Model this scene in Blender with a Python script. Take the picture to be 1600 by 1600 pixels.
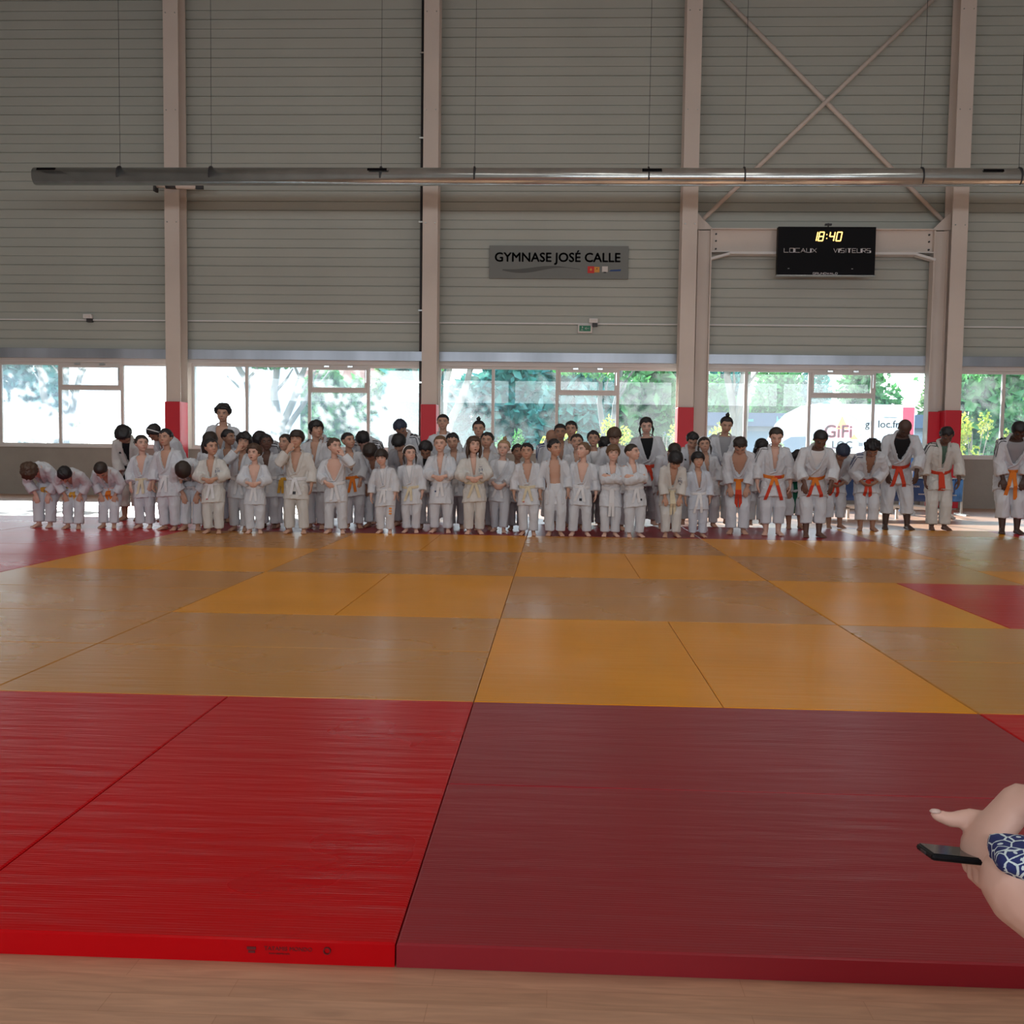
import bpy, bmesh, math, random
import numpy as np
from math import radians as R, pi, sin, cos, sqrt
from mathutils import Vector, Matrix, Euler
from mathutils.bvhtree import BVHTree
for o in list(bpy.data.objects): bpy.data.objects.remove(o)
S = bpy.context.scene; COL = S.collection
random.seed(7); RNG = np.random.default_rng(5)

# ---------------------------------------------------------------- camera
H = 1.025
cd = bpy.data.cameras.new('camera'); cam = bpy.data.objects.new('camera', cd); COL.objects.link(cam)
cd.sensor_width = 36; cd.lens = 1583.7*36/1600; cd.clip_end = 400; cd.clip_start = .05
yaw, pit, rol = -.0418, .064, .013
cam.matrix_world = Matrix.Translation((0, 0, H)) @ Matrix.Rotation(-yaw, 4, 'Z') @ Matrix.Rotation(pi/2-pit, 4, 'X') @ Matrix.Rotation(rol, 4, 'Z')
S.camera = cam
# ---------------------------------------------------------------- light and exposure
S.view_settings.view_transform = 'Standard'; S.view_settings.look = 'None'
S.view_settings.exposure = 0.0; S.view_settings.gamma = 1.0; S.view_settings.use_curve_mapping = False
W = bpy.data.worlds.new('sky'); S.world = W; W.use_nodes = True
nt = W.node_tree; bg = nt.nodes['Background']
tc = nt.nodes.new('ShaderNodeTexCoord'); sp = nt.nodes.new('ShaderNodeSeparateXYZ'); cr = nt.nodes.new('ShaderNodeValToRGB')
nt.links.new(tc.outputs['Generated'], sp.inputs[0]); nt.links.new(sp.outputs[2], cr.inputs[0]); nt.links.new(cr.outputs[0], bg.inputs[0])
cr.color_ramp.elements[0].position = 0; cr.color_ramp.elements[0].color = (.95, 1, 1, 1)
cr.color_ramp.elements[1].position = .6; cr.color_ramp.elements[1].color = (.5, .7, 1, 1)
bg.inputs[1].default_value = 5.0
def light(name, kind, loc, rot, energy, color, **kw):
    l = bpy.data.lights.new(name, kind); l.energy = energy; l.color = color
    for k, v in kw.items(): setattr(l, k, v)
    o = bpy.data.objects.new(name, l); COL.objects.link(o); o.location = loc; o.rotation_euler = rot; return o
light('sun', 'SUN', (0, 0, 30), (R(68), 0, R(203)), 19.0, (1, .965, .92), angle=.01)
# daylight through the high rear windows behind the bleachers, and the roof lights
for k in range(7):
    light('rear_window_daylight', 'AREA', (-12+4*k, -5.9, 3.5), (R(90), 0, 0), 140, (.9, .95, 1), shape='RECTANGLE', size=3.7, size_y=1.0)
for k in range(4):
    light('roof_light', 'AREA', (-9+6*k, 6.5, 9.4), (0, 0, 0), 100, (1, .97, .9), shape='RECTANGLE', size=1.6, size_y=9)

# ---------------------------------------------------------------- helpers
def tag(o, label=None, cat=None, group=None, kind=None):
    if label: o['label'] = label
    if cat: o['category'] = cat
    if group: o['group'] = group
    if kind: o['kind'] = kind
    return o
def empty(name, loc=(0, 0, 0), rz=0):
    o = bpy.data.objects.new(name, None); COL.objects.link(o); o.location = loc; o.rotation_euler = (0, 0, rz)
    o.empty_display_size = .1; return o
class MB:
    def __init__(s): s.v = []; s.f = []; s.mi = []
    def add(s, v, f, mi=0):
        n = len(s.v); s.v += [tuple(p) for p in v]; s.f += [tuple(i+n for i in q) for q in f]; s.mi += [mi]*len(f); return s
    def box(s, x0, x1, y0, y1, z0, z1, mi=0, M=None):
        v = [(x, y, z) for z in (z0, z1) for y in (y0, y1) for x in (x0, x1)]
        if M is not None: v = [tuple(M @ Vector(p)) for p in v]
        return s.add(v, [(0, 2, 3, 1), (4, 5, 7, 6), (0, 1, 5, 4), (2, 6, 7, 3), (0, 4, 6, 2), (1, 3, 7, 5)], mi)
    def bar(s, a, b, w, d=None, mi=0):
        a = Vector(a); b = Vector(b); t = (b-a); L = t.length; q = t.to_track_quat('Z', 'Y').to_matrix().to_4x4()
        d = d or w
        return s.box(-w/2, w/2, -d/2, d/2, 0, L, mi, Matrix.Translation(a) @ q)
    def tube(s, pts, r, n=10, mi=0, caps=True):
        v = []; f = []
        pts = [Vector(p) for p in pts]
        rr = r if isinstance(r, (list, tuple)) else [r]*len(pts)
        ref = None
        for i, p in enumerate(pts):
            t = (pts[min(i+1, len(pts)-1)]-pts[max(i-1, 0)]).normalized()
            if ref is None: ref = Vector((0, 0, 1)) if abs(t.z) < .9 else Vector((1, 0, 0))
            a = t.cross(ref).normalized(); b = t.cross(a); ref = -b if False else ref
            v += [tuple(p+a*cos(2*pi*k/n)*rr[i]+b*sin(2*pi*k/n)*rr[i]) for k in range(n)]
        for i in range(len(pts)-1):
            f += [(i*n+k, i*n+(k+1) % n, (i+1)*n+(k+1) % n, (i+1)*n+k) for k in range(n)]
        if caps: f += [tuple(range(n))[::-1], tuple((len(pts)-1)*n+k for k in range(n))]
        return s.add(v, f, mi)
    def prism(s, poly, y0, y1, mi=0):      # polygon in xz, extruded along y
        n = len(poly); v = [(x, y0, z) for x, z in poly]+[(x, y1, z) for x, z in poly]
        return s.add(v, [tuple(range(n)), tuple(range(2*n-1, n-1, -1))]+[(k, n+k, n+(k+1) % n, (k+1) % n) for k in range(n)], mi)
    def build(s, name, mats, parent=None, smooth=False, bevel=0, loc=None):
        me = bpy.data.meshes.new(name); me.from_pydata(s.v, [], s.f)
        if not isinstance(mats, (list, tuple)): mats = [mats]
        for m in mats: me.materials.append(m)
        me.polygons.foreach_set('material_index', s.mi)
        bm = bmesh.new(); bm.from_mesh(me); bmesh.ops.recalc_face_normals(bm, faces=bm.faces); bm.to_mesh(me); bm.free()
        if smooth: me.polygons.foreach_set('use_smooth', [True]*len(me.polygons))
        o = bpy.data.objects.new(name, me); COL.objects.link(o)
        if parent: o.parent = parent
        if loc: o.location = loc
        if bevel:
            b = o.modifiers.new('bevel', 'BEVEL'); b.width = bevel; b.segments = 2; b.limit_method = 'ANGLE'
        return o
def text(name, body, size, mat, parent=None, loc=(0, 0, 0), bold=0, ext=.004, sx=1, align='LEFT', rot=(pi/2, 0, 0), shear=0):
    c = bpy.data.curves.new(name, 'FONT'); c.body = body; c.size = size; c.extrude = ext; c.align_x = align; c.shear = shear
    c.resolution_u = 3
    t = bpy.data.objects.new(name, c); COL.objects.link(t); dg = bpy.context.evaluated_depsgraph_get()
    me = bpy.data.meshes.new_from_object(t.evaluated_get(dg)); bpy.data.objects.remove(t)
    if bold:      # heavier strokes
        bm = bmesh.new()
        for dx, dy in ((0, 0), (bold, 0), (-bold, 0), (0, bold), (0, -bold)):
            m2 = me.copy(); m2.transform(Matrix.Translation((dx, dy, 0))); bm.from_mesh(m2); bpy.data.meshes.remove(m2)
        bm.to_mesh(me); bm.free()
    me.materials.clear(); me.materials.append(mat)
    o = bpy.data.objects.new(name, me); COL.objects.link(o); o.location = loc; o.rotation_euler = rot; o.scale = (sx, 1, 1)
    if parent: o.parent = parent
    return o
def mat(name, color, rough=.6, metal=0, spec=.5, bump=None, noise=None, emit=None, aniso=0, coat=0):
    m = bpy.data.materials.new(name); m.use_nodes = True; nt = m.node_tree; b = nt.nodes['Principled BSDF']
    b.inputs['Base Color'].default_value = (*color, 1); b.inputs['Roughness'].default_value = rough
    b.inputs['Metallic'].default_value = metal; b.inputs['Specular IOR Level'].default_value = spec
    if coat: b.inputs['Coat Weight'].default_value = coat; b.inputs['Coat Roughness'].default_value = .2
    tcn = nt.nodes.new('ShaderNodeTexCoord')
    if noise:            # scale, amount, (stretch)
        n = nt.nodes.new('ShaderNodeTexNoise'); n.inputs['Scale'].default_value = noise[0]; n.inputs['Detail'].default_value = 5
        mp = nt.nodes.new('ShaderNodeMapping'); nt.links.new(tcn.outputs['Object'], mp.inputs[0]); nt.links.new(mp.outputs[0], n.inputs['Vector'])
        if len(noise) > 2: mp.inputs['Scale'].default_value = noise[2]
        r = nt.nodes.new('ShaderNodeMapRange'); r.inputs[1].default_value = .3; r.inputs[2].default_value = .7
        r.inputs[3].default_value = 1-noise[1]; r.inputs[4].default_value = 1+noise[1]; nt.links.new(n.outputs[0], r.inputs[0])
        x = nt.nodes.new('ShaderNodeVectorMath'); x.operation = 'SCALE'; x.inputs[0].default_value = color
        nt.links.new(r.outputs[0], x.inputs['Scale']); nt.links.new(x.outputs[0], b.inputs['Base Color'])
    if bump:             # scale, strength, distance, (stretch)
        n = nt.nodes.new('ShaderNodeTexNoise'); n.inputs['Scale'].default_value = bump[0]; n.inputs['Detail'].default_value = 3
        mp = nt.nodes.new('ShaderNodeMapping'); nt.links.new(tcn.outputs['Object'], mp.inputs[0]); nt.links.new(mp.outputs[0], n.inputs['Vector'])
        if len(bump) > 3: mp.inputs['Scale'].default_value = bump[3]
        u = nt.nodes.new('ShaderNodeBump'); u.inputs['Strength'].default_value = bump[1]; u.inputs['Distance'].default_value = bump[2]
        nt.links.new(n.outputs[0], u.inputs['Height']); nt.links.new(u.outputs[0], b.inputs['Normal'])
    if emit: b.inputs['Emission Color'].default_value = (*emit[0], 1); b.inputs['Emission Strength'].default_value = emit[1]
    return m
D = 20.0
M = {}
M['clad'] = mat('cladding', (.465, .49, .445), .5, noise=(.5, .05), bump=(3, .15, .01, (.1, 1, 6)))
M['concrete'] = mat('painted_concrete', (.36, .33, .29), .8, noise=(2, .08), bump=(14, .3, .01))
M['steel'] = mat('painted_steel', (.72, .64, .58), .5, noise=(1.5, .04))
M['frame'] = mat('window_frame_paint', (.74, .70, .67), .4)
M['wood'] = None
M['galv'] = mat('galvanised_steel', (.66, .70, .70), .2, .9, noise=(4, .1))
M['darkmetal'] = mat('dark_metal', (.04, .04, .045), .5)
M['box'] = mat('shutter_box_metal', (.42, .47, .54), .3, .5, noise=(1.2, .25, (1, 1, .1)))
M['black'] = mat('black_plastic', (.004, .004, .006), .5, spec=.15)
M['white'] = mat('white_paint', (.8, .8, .8), .5)
M['pad'] = mat('red_vinyl_padding', (.62, .012, .03), .45, bump=(4, .1, .02))
M['ceil'] = mat('ceiling_sheet', (.5, .5, .48), .7)
M['bluefabric'] = mat('blue_banner_fabric', (.02, .06, .2), .6, noise=(2.2, .5))
M['blue2'] = mat('light_blue_print', (.08, .25, .6), .6, noise=(5, .4))

# ---------------------------------------------------------------- judo mats
def mat_vinyl(name, color, rough, weave=1.0, wr=.5, spec=.5):
    m = bpy.data.materials.new(name); m.use_nodes = True; nt = m.node_tree; N = nt.nodes; L = nt.links; b = N['Principled BSDF']
    tcn = N.new('ShaderNodeTexCoord'); gp = N.new('ShaderNodeNewGeometry')
    b.inputs['Specular IOR Level'].default_value = spec
    n = N.new('ShaderNodeTexNoise'); n.inputs['Scale'].default_value = 1.3; n.inputs['Detail'].default_value = 6; L.new(gp.outputs['Position'], n.inputs['Vector'])
    r = N.new('ShaderNodeMapRange'); r.inputs[1].default_value = .1; r.inputs[2].default_value = .9; r.inputs[3].default_value = .86; r.inputs[4].default_value = 1.14; L.new(n.outputs[0], r.inputs[0])
    x = N.new('ShaderNodeVectorMath'); x.operation = 'SCALE'; x.inputs[0].default_value = color; L.new(r.outputs[0], x.inputs['Scale']); L.new(x.outputs[0], b.inputs['Base Color'])
    rr = N.new('ShaderNodeMapRange'); rr.inputs[1].default_value = .15; rr.inputs[2].default_value = .85; rr.inputs[3].default_value = rough-.05; rr.inputs[4].default_value = rough+.07
    n2 = N.new('ShaderNodeTexNoise'); n2.inputs['Scale'].default_value = .9; n2.inputs['Detail'].default_value = 3; L.new(gp.outputs['Position'], n2.inputs['Vector']); L.new(n2.outputs[0], rr.inputs[0]); L.new(rr.outputs[0], b.inputs['Roughness'])
    # rice-straw embossing + long creases
    wv = N.new('ShaderNodeTexWave'); wv.wave_type = 'BANDS'; wv.bands_direction = 'Y'; wv.inputs['Scale'].default_value = 28; wv.inputs['Distortion'].default_value = .6; wv.inputs['Detail'].default_value = 1
    L.new(gp.outputs['Position'], wv.inputs['Vector'])
    b1 = N.new('ShaderNodeBump'); b1.inputs['Strength'].default_value = .22*weave; b1.inputs['Distance'].default_value = .0015; L.new(wv.outputs[0], b1.inputs['Height'])
    mp = N.new('ShaderNodeMapping'); mp.inputs['Scale'].default_value = (1.4, 11, 1); mp.inputs['Rotation'].default_value = (0, 0, .05); L.new(gp.outputs['Position'], mp.inputs[0])
    n3 = N.new('ShaderNodeTexNoise'); n3.inputs['Scale'].default_value = 1.6; n3.inputs['Detail'].default_value = 3; n3.inputs['Distortion'].default_value = .0; L.new(mp.outputs[0], n3.inputs['Vector'])
    b2 = N.new('ShaderNodeBump'); b2.inputs['Strength'].default_value = wr; b2.inputs['Distance'].default_value = .006; L.new(n3.outputs[0], b2.inputs['Height']); L.new(b1.outputs[0], b2.inputs['Normal'])
    L.new(b2.outputs[0], b.inputs['Normal'])
    return m
MV = dict(red=mat_vinyl('red_tatami_vinyl', (.48, .001, .004), .28, .7, .8, .12),
          rose=mat_vinyl('dull_sheen_red_tatami_vinyl', (.27, .012, .020), .34, .7, .5, .3),
          yellow=mat_vinyl('yellow_tatami_vinyl', (.70, .27, .0), .30, .6, .3, .12),
          tan=mat_vinyl('dull_sheen_ochre_tatami_vinyl', (.50, .205, .02), .27, .6, .5, .45))  # rose and tan: mats turned crosswise, their duller sheen put into the colour
A0 = -.313
def RY(n): return 2.015+(n-2) if n <= 8 else 8.015+(n-8)*.923
nm = dict(red='bright red', rose='dull red', yellow='bright yellow', tan='dull ochre')
def ordn(k): return ['', 'first', 'second', 'third', 'fourth', 'fifth', 'sixth', 'seventh', 'eighth', 'ninth', 'tenth', 'eleventh', 'twelfth'][k]
def judo_mat(x0, x1, n0, n1, c):
    y0, y1 = RY(n0), RY(n1); g = .0018; X0, X1 = A0+x0, A0+x1
    mb = MB()
    nx = max(2, int((x1-x0)*4)); ny = max(2, int((n1-n0)*4))
    # soft-edged slab
    e = .005
    v = []; f = []
    xs = [X0+g, X0+g, X0+g+e]+[X0+(X1-X0)*k/nx for k in range(1, nx)]+[X1-g-e, X1-g, X1-g]
    ys = [y0+g, y0+g, y0+g+e]+[y0+(y1-y0)*k/ny for k in range(1, ny)]+[y1-g-e, y1-g, y1-g]
    rs = random.Random(int(x0*31+n0*17+900))
    for j, y in enumerate(ys):
        for i, x in enumerate(xs):
            z = 0
            if i == 0 or i == len(xs)-1 or j == 0 or j == len(ys)-1: z = -.05
            elif i == 1 or i == len(xs)-2 or j == 1 or j == len(ys)-2: z = -.003
            
            v.append((x-(X0+X1)/2, y-(y0+y1)/2, z+.05))
    w = len(xs)
    for j in range(len(ys)-1):
        for i in range(w-1): f.append((j*w+i, j*w+i+1, (j+1)*w+i+1, (j+1)*w+i))
    f.append(tuple(range(w))[::-1]+tuple(k*w for k in range(1, len(ys)))+tuple((len(ys)-1)*w+i for i in range(1, w))+tuple(k*w+w-1 for k in range(len(ys)-2, 0, -1)))
    mb.add(v, f); o = mb.build('judo_mat', MV[c], loc=((X0+X1)/2, (y0+y1)/2, -.05))
    xc = (x0+x1)/2
    side = ('left' if xc < 0 else 'right')
    k = int(abs(xc))+1
    row = n0-1
    tag(o, '%s %s judo mat, row %s from front, %s metre %s of central seam' % (nm[c], 'long' if (x1-x0) > (n1-n0) else 'deep', ordn(row) if row < 13 else 'far', ordn(min(k, 12)), side), 'mat', 'tatami judo mats laid over the gym floor')
    return o
LAY = [(-1, 0, 2, 4, 'red'), (-2, -1, 2, 4, 'red'), (-3, -2, 2, 4, 'red'), (0, 2, 2, 3, 'rose'), (0, 2, 3, 4, 'rose'), (2, 4, 2, 3, 'rose'), (2, 4, 3, 4, 'red'),
 (-2, 0, 4, 5, 'tan'), (-2, 0, 5, 6, 'tan'), (-4, -2, 4, 5, 'tan'), (-4, -2, 5, 6, 'tan'), (0, 1, 4, 6, 'yellow'), (1, 2, 4, 6, 'yellow'), (2, 4, 4, 5, 'tan'), (2, 4, 5, 6, 'tan'),
 (-1, 0, 6, 8, 'yellow'), (-2, -1, 6, 8, 'yellow'), (-4, -2, 6, 7, 'tan'), (-4, -2, 7, 8, 'tan'), (-6, -4, 6, 7, 'tan'), (0, 2, 6, 7, 'tan'), (0, 2, 7, 8, 'tan'),
 (2, 3, 6, 8, 'yellow'), (3, 4, 6, 8, 'red'), (4, 5, 6, 8, 'red'),
 (0, 1, 8, 10, 'yellow'), (1, 2, 8, 10, 'yellow'), (-2, 0, 8, 9, 'tan'), (-2, 0, 9, 10, 'tan'), (-3, -2, 8, 10, 'yellow'), (-4, -3, 8, 10, 'yellow'),
 (2, 4, 8, 9, 'tan'), (2, 4, 9, 10, 'tan'), (4, 6, 8, 9, 'yellow'), (4, 6, 9, 10, 'tan'),
 (0, 2, 10, 11, 'tan'), (0, 2, 11, 12, 'tan'), (-1, 0, 10, 12, 'yellow'), (-2, -1, 10, 12, 'yellow'), (2, 3, 10, 12, 'yellow'), (3, 4, 10, 12, 'yellow'),
 (-4, -2, 10, 11, 'tan'), (-4, -2, 11, 12, 'tan'), (4, 6, 10, 11, 'tan'), (4, 6, 11, 12, 'tan'), (4, 6, 12, 13, 'tan'), (4, 6, 13, 14, 'yellow'),
 (-6, -4, 7, 8, 'red'), (-6, -4, 8, 9, 'red'), (-6, -4, 9, 10, 'red'), (-6, -4, 10, 12, 'red'), (-8, -6, 10, 12, 'red'), (-8, -6, 12, 14, 'red'),
 (2, 4, 12, 14, 'rose'), (0, 2, 12, 14, 'rose'), (-2, 0, 12, 14, 'rose'), (-4, -2, 12, 14, 'rose'), (-6, -4, 12, 14, 'red'),
 (6, 8, 10, 12, 'red'), (6, 8, 12, 14, 'red')]
for a in LAY: judo_mat(*a)
# ---------------------------------------------------------------- room shell
def wood_mat():
    m = bpy.data.materials.new('beech_sports_floor'); m.use_nodes = True; nt = m.node_tree; N = nt.nodes; L = nt.links; b = N['Principled BSDF']
    gp = N.new('ShaderNodeNewGeometry')
    br = N.new('ShaderNodeTexBrick'); br.inputs['Scale'].default_value = 1; br.inputs['Brick Width'].default_value = .62; br.inputs['Row Height'].default_value = .065
    br.inputs['Mortar Size'].default_value = .0008; br.offset = .37
    br.inputs['Color1'].default_value = (.50, .275, .17, 1); br.inputs['Color2'].default_value = (.44, .235, .14, 1); br.inputs['Mortar'].default_value = (.36, .18, .10, 1)
    L.new(gp.outputs['Position'], br.inputs['Vector'])
    mp = N.new('ShaderNodeMapping'); mp.inputs['Scale'].default_value = (3, 30, 1); L.new(gp.outputs['Position'], mp.inputs[0])
    n = N.new('ShaderNodeTexNoise'); n.inputs['Scale'].default_value = 1.5; n.inputs['Detail'].default_value = 6; n.inputs['Distortion'].default_value = 1; L.new(mp.outputs[0], n.inputs['Vector'])
    r = N.new('ShaderNodeMapRange'); r.inputs[1].default_value = .3; r.inputs[2].default_value = .7; r.inputs[3].default_value = .82; r.inputs[4].default_value = 1.15; L.new(n.outputs[0], r.inputs[0])
    x = N.new('ShaderNodeVectorMath'); x.operation = 'SCALE'; L.new(br.outputs[0], x.inputs[0]); L.new(r.outputs[0], x.inputs['Scale']); L.new(x.outputs[0], b.inputs['Base Color'])
    b.inputs['Roughness'].default_value = .34; b.inputs['Specular IOR Level'].default_value = .9
    return m
def struct(o): o['kind'] = 'structure'; return o
struct(MB().box(-17, 17, -6.2, D+.3, -.35, -.05).build('floor', wood_mat()))
struct(MB().box(-17.2, 17.2, -6.4, D+.5, 9.7, 9.9).build('ceiling', M['ceil']))
struct(MB().box(-17.2, -17, -6.4, D+.3, -.35, 9.7).build('wall_left', M['ceil']))
struct(MB().box(17, 17.2, -6.4, D+.3, -.35, 9.7).build('wall_right', M['ceil']))
struct(MB().box(-17, 17, -6.4, -6.2, -.35, 9.7).build('wall_rear', M['ceil']))
struct(MB().box(-17, 17, D, D+.28, -.05, .90).build('wall_far_lower', M['concrete']))
# steel cladding with shallow ribs, extruded along the wall
def cladding():
    prof = []; z = 2.87
    k = 0
    while z < 9.7:
        h = .176 if k % 4 else .20
        prof += [(D, z), (D, z+h-.022), (D+.02, z+h-.017), (D+.02, z+h-.006)]
        if k % 2: prof += [(D, z+h-.004)]
        else: prof += [(D-.012, z+h-.002), (D-.012, z+h+.006)]
        z += h; k += 1
    v = [(x, y, zz) for x in (-17, 17) for y, zz in prof]; n = len(prof)
    f = [(i, i+1, n+i+1, n+i) for i in range(n-1)]
    mb = MB().add(v, f); mb.box(-17, 17, D+.05, D+.28, 2.87, 9.7)
    return mb.build('wall_far', M['clad'])
struct(cladding())
struct(MB().box(-17, 17, D-.03, D-.005, 3.425, 3.45).build('trim_1', M['white']))
struct(MB().box(-17, 17, D-.10, D+.28, 2.68, 2.87).build('trim_2', M['box'], bevel=.006))
struct(MB().box(-17, 17, D-.02, D+.28, 2.60, 2.68).build('trim_3', M['frame']))
struct(MB().box(-17, 17, D-.03, D+.30, .90, .935).build('trim_4', M['frame'], bevel=.004))

def glass_mat():
    m = bpy.data.materials.new('hazed_window_glass'); m.use_nodes = True; nt = m.node_tree; N = nt.nodes; L = nt.links
    for n in list(N): N.remove(n)
    out = N.new('ShaderNodeOutputMaterial'); tr = N.new('ShaderNodeBsdfTransparent'); gl = N.new('ShaderNodeBsdfGlossy'); gl.inputs['Roughness'].default_value = 0
    tr.inputs[0].default_value = (.97, 1, .995, 1)
    tl = N.new('ShaderNodeBsdfTranslucent'); tl.inputs[0].default_value = (.9, .96, 1, 1)
    fr = N.new('ShaderNodeFresnel'); fr.inputs[0].default_value = 1.3
    a = N.new('ShaderNodeMixShader'); b = N.new('ShaderNodeMixShader')
    gp = N.new('ShaderNodeNewGeometry'); n = N.new('ShaderNodeTexNoise'); n.inputs['Scale'].default_value = .35; n.inputs['Detail'].default_value = 4
    L.new(gp.outputs['Position'], n.inputs['Vector'])
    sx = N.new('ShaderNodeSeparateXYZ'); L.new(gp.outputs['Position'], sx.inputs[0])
    r0 = N.new('ShaderNodeMapRange'); r0.inputs[1].default_value = -8.5; r0.inputs[2].default_value = -1; r0.inputs[3].default_value = .22; r0.inputs[4].default_value = .03; L.new(sx.outputs[0], r0.inputs[0])  # glare veil put into the glass as translucent haze, denser towards the left
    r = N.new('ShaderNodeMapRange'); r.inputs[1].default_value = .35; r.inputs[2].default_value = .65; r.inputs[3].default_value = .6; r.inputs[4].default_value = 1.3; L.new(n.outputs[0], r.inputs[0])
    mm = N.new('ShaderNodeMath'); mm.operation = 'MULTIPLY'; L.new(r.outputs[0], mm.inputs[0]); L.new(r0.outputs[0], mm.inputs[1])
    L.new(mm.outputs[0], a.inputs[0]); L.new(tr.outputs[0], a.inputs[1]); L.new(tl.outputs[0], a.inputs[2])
    L.new(fr.outputs[0], b.inputs[0]); L.new(a.outputs[0], b.inputs[1]); L.new(gl.outputs[0], b.inputs[2]); L.new(b.outputs[0], out.inputs[0])
    return m
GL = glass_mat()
def window(i, xs, hop):
    x0, x1 = xs[0], xs[-1]; z0, z1 = .935, 2.60; fw = .035
    fb = MB(); y0, y1 = D+.02, D+.09
    fb.box(x0, x1, y0, y1, z0, z0+.05); fb.box(x0, x1, y0, y1, z1-.055, z1)
    for k, x in enumerate(xs):
        w = .03 if 0 < k < len(xs)-1 else .045
        fb.box(x-w, x+w, y0, y1, z0+.05, z1-.055)
    o = struct(fb.build('window_%d' % i, M['frame'], bevel=.004))
    for k in range(len(xs)-1):
        a, b = xs[k], xs[k+1]
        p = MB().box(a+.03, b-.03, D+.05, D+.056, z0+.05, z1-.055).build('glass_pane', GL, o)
        if k == hop:
            h = MB(); zt = 2.10
            h.box(a+.03, b-.03, y0-.005, y1, zt-.045, zt+.02)
            h.box(a+.03, a+.07, y0-.03, y0+.02, zt+.02, z1-.055); h.box(b-.07, b-.03, y0-.03, y0+.02, zt+.02, z1-.055)
            h.box(a+.07, b-.07, y0-.03, y0+.02, zt+.02, zt+.055); h.box(a+.07, b-.07, y0-.03, y0+.02, z1-.10, z1-.055)
            h.build('hopper_sash', M['frame'], o, bevel=.003)
            g = MB()
            for q in (.3, .7): g.box(a+(b-a)*q-.05, a+(b-a)*q+.05, y0-.05, y0, z1-.05, z1-.02)
            g.box(b-.05, b-.03, y0-.06, y0-.03, z1-.35, z1-.1)
            g.build('sash_hinge', M['galv'], o)
WX = [(-12.35, -11.16, -9.94, -8.67, -7.45), (-7.25, -6.149, -4.89, -3.714, -2.60), (-2.32, -1.241, .017, 1.206, 2.40), (2.62, 3.69, 4.92, 6.148, 7.28), (7.55, 8.615, 9.86, 11.1, 12.35)]
for i, xs in enumerate(WX): window(i+1, xs, 2)
# masonry piers behind the columns between the windows
for k, (a, b) in enumerate([(-17, -12.35), (-7.45, -7.25), (-2.60, -2.32), (2.40, 2.62), (7.28, 7.55), (12.35, 17)]):
    struct(MB().box(a, b, D, D+.28, .935, 2.60).build('wall_pier_%d' % (k+1), M['frame']))

# columns (H section), red padding, braced bay
place = ['at the far left, beyond the blown-out window', 'beside the black downpipe', 'left of the braced bay with the scoreboard', 'right of the braced bay with the scoreboard']
for k, x in enumerate((-7.42, -2.44, 2.46, 7.45)):
    t = empty('steel_column', (x, 19.68, -.05)); tag(t, 'pale painted steel column %s' % place[k], 'column', 'steel columns along the far wall')
    MB().box(-.145, .145, -.21, -.19, 0, 9.74).build('front_flange', M['steel'], t, bevel=.003)
    MB().box(-.145, .145, .17, .19, 0, 9.74).build('rear_flange', M['steel'], t)
    MB().box(-.008, .008, -.19, .17, 0, 9.74).build('web', M['steel'], t)
    bm_ = MB()
    for z in (5.3, 7.4, 9.2):
        for s in (-1, 1): bm_.tube([(s*.09, -.225, z), (s*.09, -.20, z)], .012, 6)
    bm_.build('bolt_head', M['galv'], t)
    p = MB(); p.box(-.15, .15, -.27, -.215, .03, 1.87); p.box(-.15, -.148+.03, -.215, .16, .03, 1.87); p.box(.12, .15, -.215, .16, .03, 1.87)
    o = p.build('column_padding', M['pad'], bevel=.01, loc=(x, 19.68, -.05))
    tag(o, 'red padding on the column %s' % place[k].replace('at the far left, beyond', 'beside'), 'padding', 'red column pads')
t = empty('braced_portal_frame', (5, 19.8, -.05)); tag(t, 'pale steel portal frame with crossed bracing rods around the scoreboard bay', 'frame')
for a, b, s in ((-2.34, -2.10, 1), (2.08, 2.34, -1)):
    p = MB(); p.box(a, b, -.01, .01, 0, 5.25); e = b if s > 0 else a; p.box(e-.012, e+.012, -.11, .11, 0, 5.25); e = a if s > 0 else b; p.box(e-.008, e+.008, -.08, .08, 0, 5.25)
    p.build('portal_post', M['steel'], t)
p = MB(); p.box(-2.1, 2.1, -.012, .012, 4.83, 5.27); p.box(-2.1, 2.1, -.11, .11, 5.255, 5.275)
p.build('portal_beam', M['steel'], t)
p = MB(); p.box(-1.75, 1.75, -.13, .11, 4.79, 4.835); p.bar((-1.75, -.05, 4.80), (-2.1, -.05, 4.70), .16, .045); p.bar((1.75, -.05, 4.80), (2.1, -.05, 4.70), .16, .045); p.box(-2.1, -1.75, -.1, .1, 4.83, 4.845); p.box(1.75, 2.1, -.1, .1, 4.83, 4.845)
p.build('beam_flange', M['white'], t)
for s in (-1, 1):
    p = MB()
    for z in (4.9, 5.05, 5.18):
        p.tube([(s*2.0, -.04, z), (s*2.0, 0, z)], .018, 6)
    p.build('bolt_row', M['darkmetal'], t)
MB().tube([(-2.25, 0, 5.46), (2.15, -.0, 9.74)], .042, 10).build('bracing_rod', M['steel'], t, True)
MB().tube([(2.35, .08, 5.40), (-2.1, .08, 9.74)], .042, 10).build('bracing_rod', M['steel'], t, True)
for s in (-1, 1):
    MB().prism([(s*2.4, 5.27), (s*2.05, 5.27), (s*2.4, 5.62)], -.01, .01).build('gusset_plate', M['steel'], t)
o = MB(); o.box(7.08, 7.30, 19.68, 19.70, -.02, 1.8); o = o.build('post_padding', M['pad'], bevel=.006); tag(o, 'narrow red pad on the portal post left of the fourth column', 'padding', 'red column pads')

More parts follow.
